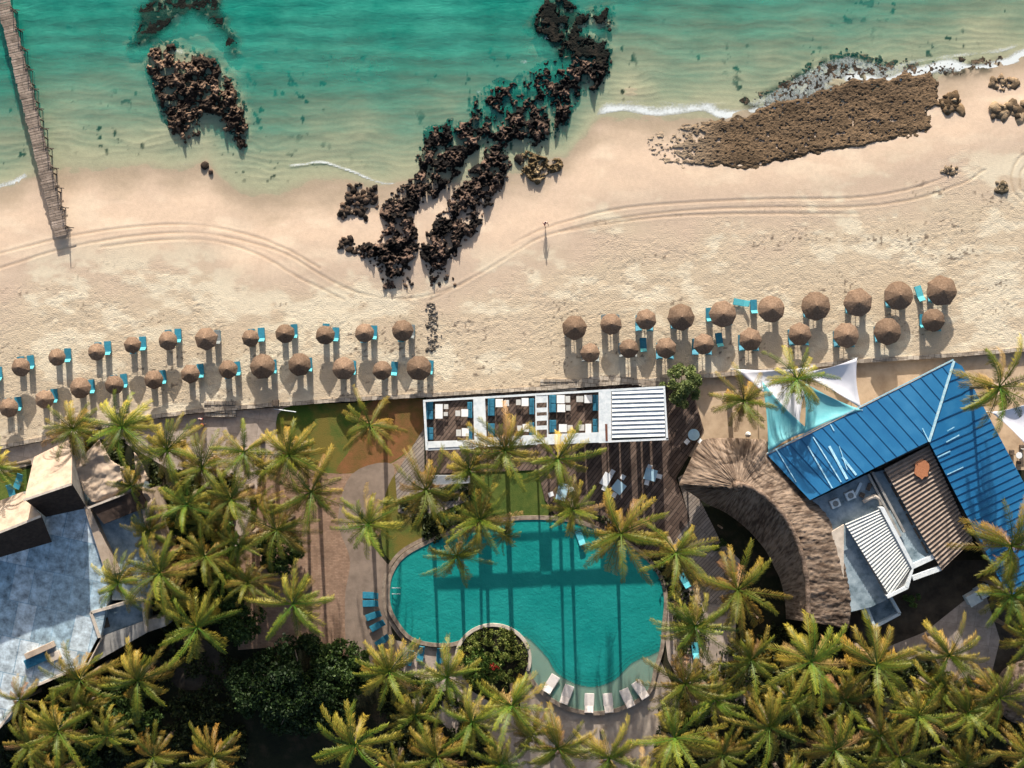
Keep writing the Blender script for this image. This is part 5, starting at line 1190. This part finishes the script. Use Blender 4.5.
# ================================================================== PALMS
def crown_mesh(seed,R_=4.4,nf=26,dry=.1):
    r=random.Random(seed); V=[];F=[];C=[]
    def quad(a,b,c,d,col):
        n=len(V); V.extend([a,b,c,d]); F.append((n,n+1,n+2,n+3)); C.extend([col]*4)
    for k in range(nf):
        age=(k+.5)/nf                       # 0 young (upright) .. 1 old (hanging)
        az=k*2.39996+r.uniform(-.75,.75); el=R(62)-age**.9*R(102)+r.uniform(-.22,.22)
        L=R_*(.70+.42*math.sin(math.pi*min(1,.22+age*.75)))*r.uniform(.66,1.18)
        n=26; seg=L*1.12/n; p=Vector((0,0,0)); e=el; pts=[p.copy()]; dirs=[]
        droop=R(76)+R(30)*age+r.uniform(-.25,.3); daz=r.uniform(-.5,.5)
        for i in range(n):
            f=i/n; e2=e-droop*f**1.5; a2=az+daz*f
            d=Vector((math.cos(e2)*math.cos(a2),math.cos(e2)*math.sin(a2),math.sin(e2))); dirs.append(d); p=p+d*seg; pts.append(p.copy())
        # colour of the frond's own leaf tissue
        if (age>.9 and r.random()<.6) or (age>.45 and r.random()<dry): base=Vector((.22,.14,.05)); tip=Vector((.36,.23,.085))
        elif age>.62: base=Vector((.17,.14,.014)); tip=Vector((.48,.32,.055))
        elif age>.25: base=Vector((.085,.10,.012)); tip=Vector((.36,.28,.04))
        else: base=Vector((.045,.09,.010)); tip=Vector((.19,.20,.02))
        g_=r.uniform(.62,1.12); base*=g_*.84; base.y*=1.06; tip*=g_*r.uniform(.72,1.12)
        tw=r.uniform(-.35,.35); hang=.55+.5*age+r.uniform(-.1,.15)
        for i in range(n):
            d=dirs[i]; side=d.cross(Vector((0,0,1)));
            if side.length<.05: side=Vector((math.sin(az),-math.cos(az),0))
            side.normalize(); up=side.cross(d).normalized()
            w=.055*(1-i/n)+.012; col=tuple(base*1.5)
            quad(pts[i]-side*w,pts[i]+side*w,pts[i+1]+side*w*.9,pts[i+1]-side*w*.9,col)
            f=i/n
            if f<.14: continue
            ll=(.60*math.sin(math.pi*min(1,(f-.08)*.92+.12))**.6+.13)*r.uniform(.75,1.2)*R_/4.4
            for s in(-1,1):
                for h in (0,.5):
                    q=pts[i].lerp(pts[i+1],h+r.uniform(-.15,.15)); 
                    o=(side*s*math.cos(tw*s)+up*(.28*s*math.sin(tw)+.22)+d*(.60+.75*f)).normalized()
                    l=ll*r.uniform(.82,1.12); hw=.022+.019*r.random()
                    if r.random()<.06: continue
                    m1=q+o*l*.55-Vector((0,0,hang*l*.22)); e1=q+o*l*.92-Vector((0,0,hang*l*.75))
                    t=min(1,max(0,.15+.85*f*r.uniform(.5,1.3))); c=base.lerp(tip,t)*r.uniform(.78,1.22)
                    wd=d*hw
                    quad(q-wd*.6,q+wd*.6,m1+wd,m1-wd,tuple(c)); quad(m1-wd,m1+wd,e1+wd*.15,e1-wd*.15,tuple(c*1.12))
    return V,F,C
def addm(V,F,C,mb,col):
    n=len(V); V.extend([Vector(v) for v in mb.v])
    return
CR=[]
for sd in range(9):
    V,F,C=crown_mesh(900+sd,4.4,random.choice((28,30,33,36)),dry=(0,.05,.15,.0,.25,.1,.05,.2,.35)[sd])
    me=npmesh('crown',np.array([v[:] for v in V]),np.array(F),M['leaf'],colors={'Col':np.array(C)})
    CR.append(me.data); bpy.data.objects.remove(me)
M['nut']=pmat('coconut',(.12,.13,.03),(.22,.17,.06),3,.5,.1)
nb=MB(); 
for k in range(9):
    a=k*.7; c=Vector((.28*math.cos(a),.28*math.sin(a),-.25-.12*(k%3))); r_=.13; vs=[];fs=[]
    nb.tube([c-Vector((0,0,r_)),c-Vector((0,0,r_*.6)),c+Vector((0,0,r_*.1)),c+Vector((0,0,r_*.8)),c+Vector((0,0,r_))],[.02,r_*.8,r_,r_*.6,.02],7)
nut0=nb.build('coconuts',M['nut'],None,smooth=True); NUT=nut0.data; bpy.data.objects.remove(nut0)
PALMS=[
# px,py,height,crown radius px,phrase
(-2,467,7.5,26,'cut by the left edge beside the left promenade'),
(73,429,7.0,31,'left one of two over the beach wall above the tan roofs'),
(122,427,11.5,34,'right one of two over the beach wall above the tan roofs'),
(131,486,6.2,21,'small and standing between the crumpled tan roof covers'),
(167,450,8.5,35,'beside the promenade right of the tan covers'),
(202,468,9,33,'below the two walkers, lit yellow on the promenade edge'),
(244,452,9,28,'small crown between promenade people and the green lawn'),
(289,455,10.8,38,'wide crown touching the upper left of the green lawn'),
(187,505,9,32,'second row, just right of the tan roof covers'),
(231,499,9.5,33,'yellow fanned crown in the middle of the left grove'),
(311,492,10.5,36,'bare-ribbed crown at the right of the left grove'),
(277,530,9.5,35,'green-centred crown beside the brick path'),
(370,425,11,33,'alone on the green and brown lawn by the sea wall'),
(369,524,9.5,33,'alone between brick path and grass wedge left of the pool'),
(118,583,8,28,'leaning over the flat roof next to the leaning parapet'),
(160,573,9,42,'wide crown at the right of the flat roof building'),
(205,556,9,30,'dark crown in the centre of the left grove'),
(197,627,8.5,36,'above the deep shadow, lower right of the roof terrace box'),
(293,604,9.5,38,'broad green crown reaching over the shaded brick path'),
(248,583,8.5,27,'half shaded crown left of the brick path'),
(239,545,8.2,24,'hidden between bigger crowns of the left grove'),
(80,680,8.5,33,'hanging over the lower edge of the flat roof'),
(138,680,9,36,'with red centre between flat roof and deep shadow'),
(58,731,8.5,34,'at the lower left corner below the flat roof'),
(108,735,7.5,27,'low crown between the lower left corner palms'),
(20,700,6.5,22,'small at the lower left tip of the flat roof'),
(153,757,8,30,'cut by the lower edge left of the deep shadow'),
(214,757,8.5,32,'cut by the lower edge below the deep shadow'),
(55,772,7,26,'cut by the lower left edge of the photo'),
(355,745,9.5,37,'bright yellow crown below the big dark tree'),
(389,672,9,36,'below the left lobe of the pool by the blue loungers'),
(447,677,9,33,'between left pool lobe and round planter, yellowish'),
(512,706,9.5,38,'below the round planter with bare brown fronds'),
(472,722,8.8,30,'lower middle, left of the one below the planter'),
(437,757,8.8,33,'cut by the lower edge below the left pool lobe'),
(558,748,9,38,'brown-fronded below the leftmost white loungers'),
(609,758,9,36,'cut by the lower edge below the fourth white lounger'),
(500,765,8,28,'cut by the lower edge below the planter'),
(395,770,7.5,24,'small at the lower edge right of the bright yellow one'),
(426,490,12,36,'over the boardwalk between lawn and pergola'),
(469,470,13,30,'dark crown over the lower awning by the first pergola bay'),
(505,450,14,38,'in front of the second pergola bay'),
(558,459,14,38,'in front of the third pergola bay'),
(480,520,12,36,'over the upper left edge of the pool'),
(457,556,10.5,29,'hanging deepest over the left part of the pool'),
(573,510,12.5,27,'low dark crown between deck and top of the pool'),
(505,535,9.3,16,'small crown at the pool edge beside a bigger one'),
(621,534,10,41,'broad crown over the upper right pool edge'),
(676,553,9.5,38,'bright yellow-tipped crown right of the pool top'),
(738,590,9.5,40,'standing in front of the dark side of the thatch'),
(695,626,9,38,'reaching over the right side of the pool'),
(685,684,9,38,'right of the rightmost white pool lounger'),
(675,738,9.2,40,'below the rightmost white pool lounger'),
(751,660,8.8,34,'shaded crown between pool and lower thatch end'),
(811,662,9.8,42,'large yellow crown below the end of the thatched roof'),
(769,727,9,37,'brown and green crown near the lower edge, right of centre'),
(835,750,9,36,'near the lower edge below the large yellow crown'),
(722,755,8.2,30,'low dark crown at the lower edge right of the pool'),
(877,665,10,44,'tall yellow crown below the small tank enclosure'),
(949,655,9.5,33,'small bright yellow crown beside the yard path'),
(918,716,9,36,'in the lower right grove, below and between two yellow crowns'),
(1000,698,9.2,42,'wide crown at the lower right near the small thatched hut'),
(968,712,9,34,'green crown left of the wide lower right one'),
(900,757,8,32,'cut by the lower edge in the right grove'),
(965,765,8,30,'cut by the lower edge near the right corner'),
(1028,755,8.5,34,'at the lower right corner of the photo'),
(790,785,8.5,34,'mostly below the lower edge, right of centre'),
(999,387,12,40,'tall one over the far end of the blue roof'),
(1011,546,11,47,'biggest crown over the lower end of the blue roof'),
(1012,596,8,36,'dark crown under the biggest one by the right edge'),
(1030,640,8.5,30,'cut by the right edge above the small thatched hut'),
(744,401,7.2,30,'with yellow fronds just above the thatched peak'),
(797,379,7.4,33,'behind the white and teal sails'),
(150,532,6.5,27,'low in the shade between flat roof and left grove'),
(210,520,6.5,27,'low and shaded in the middle of the left grove'),
(258,505,6.8,26,'low, between two taller crowns beside the brick path top'),
(172,600,6.0,27,'low dark crown above the roof terrace corner'),
(225,572,6.2,26,'low shaded crown left of the brick path middle'),
(265,470,6.8,25,'low crown at the corner of promenade and lawn'),
(30,745,6.5,28,'low dark crown at the extreme lower left'),
(85,705,6.0,26,'low crown squeezed among three at the lower left'),
(415,715,7.0,28,'low crown in the dark strip left of the lower path'),
(532,735,7.2,26,'low crown just left of the pool terrace'),
(715,700,7.0,30,'low crown between pool terrace and right grove'),
(845,700,7.2,32,'low crown in the middle of the right grove'),
(880,735,7.0,30,'low dark crown in the lower right grove'),
(940,690,7.2,30,'low crown below the small bright yellow one'),
(790,700,7.2,30,'low crown under the large yellow one'),
(640,785,8.5,34,'mostly below the lower edge under the pool'),
]
rp=random.Random(77)
for i,(px,py,h,r,ph) in enumerate(PALMS):
    h2=h+GZ; top=P(px,py,h2); lean=Vector((rp.uniform(-.7,.7),rp.uniform(-.2,1.0),0))
    if px<150 or px>980: lean.x+= .6 if px<150 else -.6
    t=thing('coconut_palm',f'coconut palm {ph}','palm tree',(top.x+lean.x,top.y+lean.y,GZ),'coconut palms in the hotel garden')
    m=MB(); n=7; pts=[];rd=[]
    for k in range(n+1):
        f=k/n; pts.append(Vector((-lean.x*f**1.7,-lean.y*f**1.7,-.1+(h+.05)*f))); rd.append(.21*(1-f)**2+.135+ (.03 if k==n else 0))
    m.tube(pts,rd,9).build('trunk',M['trunk'],None,smooth=True).parent=t
    c=bpy.data.objects.new('crown',rp.choice(CR)); COL.objects.link(c); c.parent=t; c.location=(-lean.x,-lean.y,h); sc=r/8.0/4.4*rp.uniform(.97,1.08)
    c.scale=(sc,sc,min(1.05,sc)); c.rotation_euler=(rp.uniform(-.22,.22),rp.uniform(-.22,.22),rp.random()*6.28)
    if r>30 and rp.random()<.6:
        q=bpy.data.objects.new('coconuts',NUT); COL.objects.link(q); q.parent=t; q.location=(-lean.x,-lean.y,h)
# small thatched hut at the lower right edge
t=thing('thatched_hut','small round thatched hut at the right edge near the lower palms','hut',P(1022,690,GZ))
V=[];F=[]; n=40;rg=12; hr=random.Random(3)
for j in range(rg+1):
    for k in range(n):
        f=j/rg; a=2*math.pi*k/n; rr_=.15+3.9*f*(1+hr.uniform(-.01,.01)); V.append((rr_*math.cos(a),rr_*math.sin(a),3.9-.5-1.9*f+hr.uniform(-.05,.05)))
for j in range(rg):
    for k in range(n): F.append((j*n+k,(j+1)*n+k,(j+1)*n+(k+1)%n,j*n+(k+1)%n))
o=npmesh('thatch',V,F,M['thatch'],parent=t,smooth=True); so=o.modifiers.new('t','SOLIDIFY'); so.thickness=.25; so.offset=-1
for k in range(6): a=k*1.047; MB().tube([(3.4*math.cos(a),3.4*math.sin(a),0),(3.4*math.cos(a),3.4*math.sin(a),1.6)],.09).build('post',M['pole'],None).parent=t
# ================================================================== CAMERA, LIGHT
cam=bpy.data.cameras.new('camera'); co_=bpy.data.objects.new('camera',cam); COL.objects.link(co_); SC.camera=co_
co_.location=(0,0,H); co_.rotation_euler=(0,0,0); cam.sensor_width=36; cam.lens=36*H*S/1024; cam.clip_start=1; cam.clip_end=5000
EL=R(19.0); AZ=R(2.1)   # light travels towards -y and slightly +x
dirl=Vector((math.sin(AZ)*math.cos(EL),-math.cos(AZ)*math.cos(EL),-math.sin(EL)))
sun=bpy.data.lights.new('sun','SUN'); so_=bpy.data.objects.new('sun',sun); COL.objects.link(so_)
sun.energy=4.8; sun.angle=R(.5); sun.color=(1.0,.93,.82); so_.rotation_euler=dirl.to_track_quat('-Z','Y').to_euler(); so_.location=(0,40,60)
w=bpy.data.worlds.new('World'); SC.world=w; w.use_nodes=True; nt=w.node_tree
sky=nt.nodes.new('ShaderNodeTexSky'); sky.sky_type='NISHITA'; sky.sun_disc=False; sky.sun_elevation=EL
sky.sun_rotation=-AZ; sky.air_density=1.0; sky.dust_density=3.0; sky.ozone_density=.4
bg=nt.nodes['Background']; nt.links.new(sky.outputs[0],bg.inputs['Color']); bg.inputs['Strength'].default_value=.105
vs=SC.view_settings; vs.view_transform='Standard'; vs.look='None'; vs.gamma=1; vs.use_curve_mapping=False; vs.exposure=.74
for k in protos:
    if k not in usedp: pass
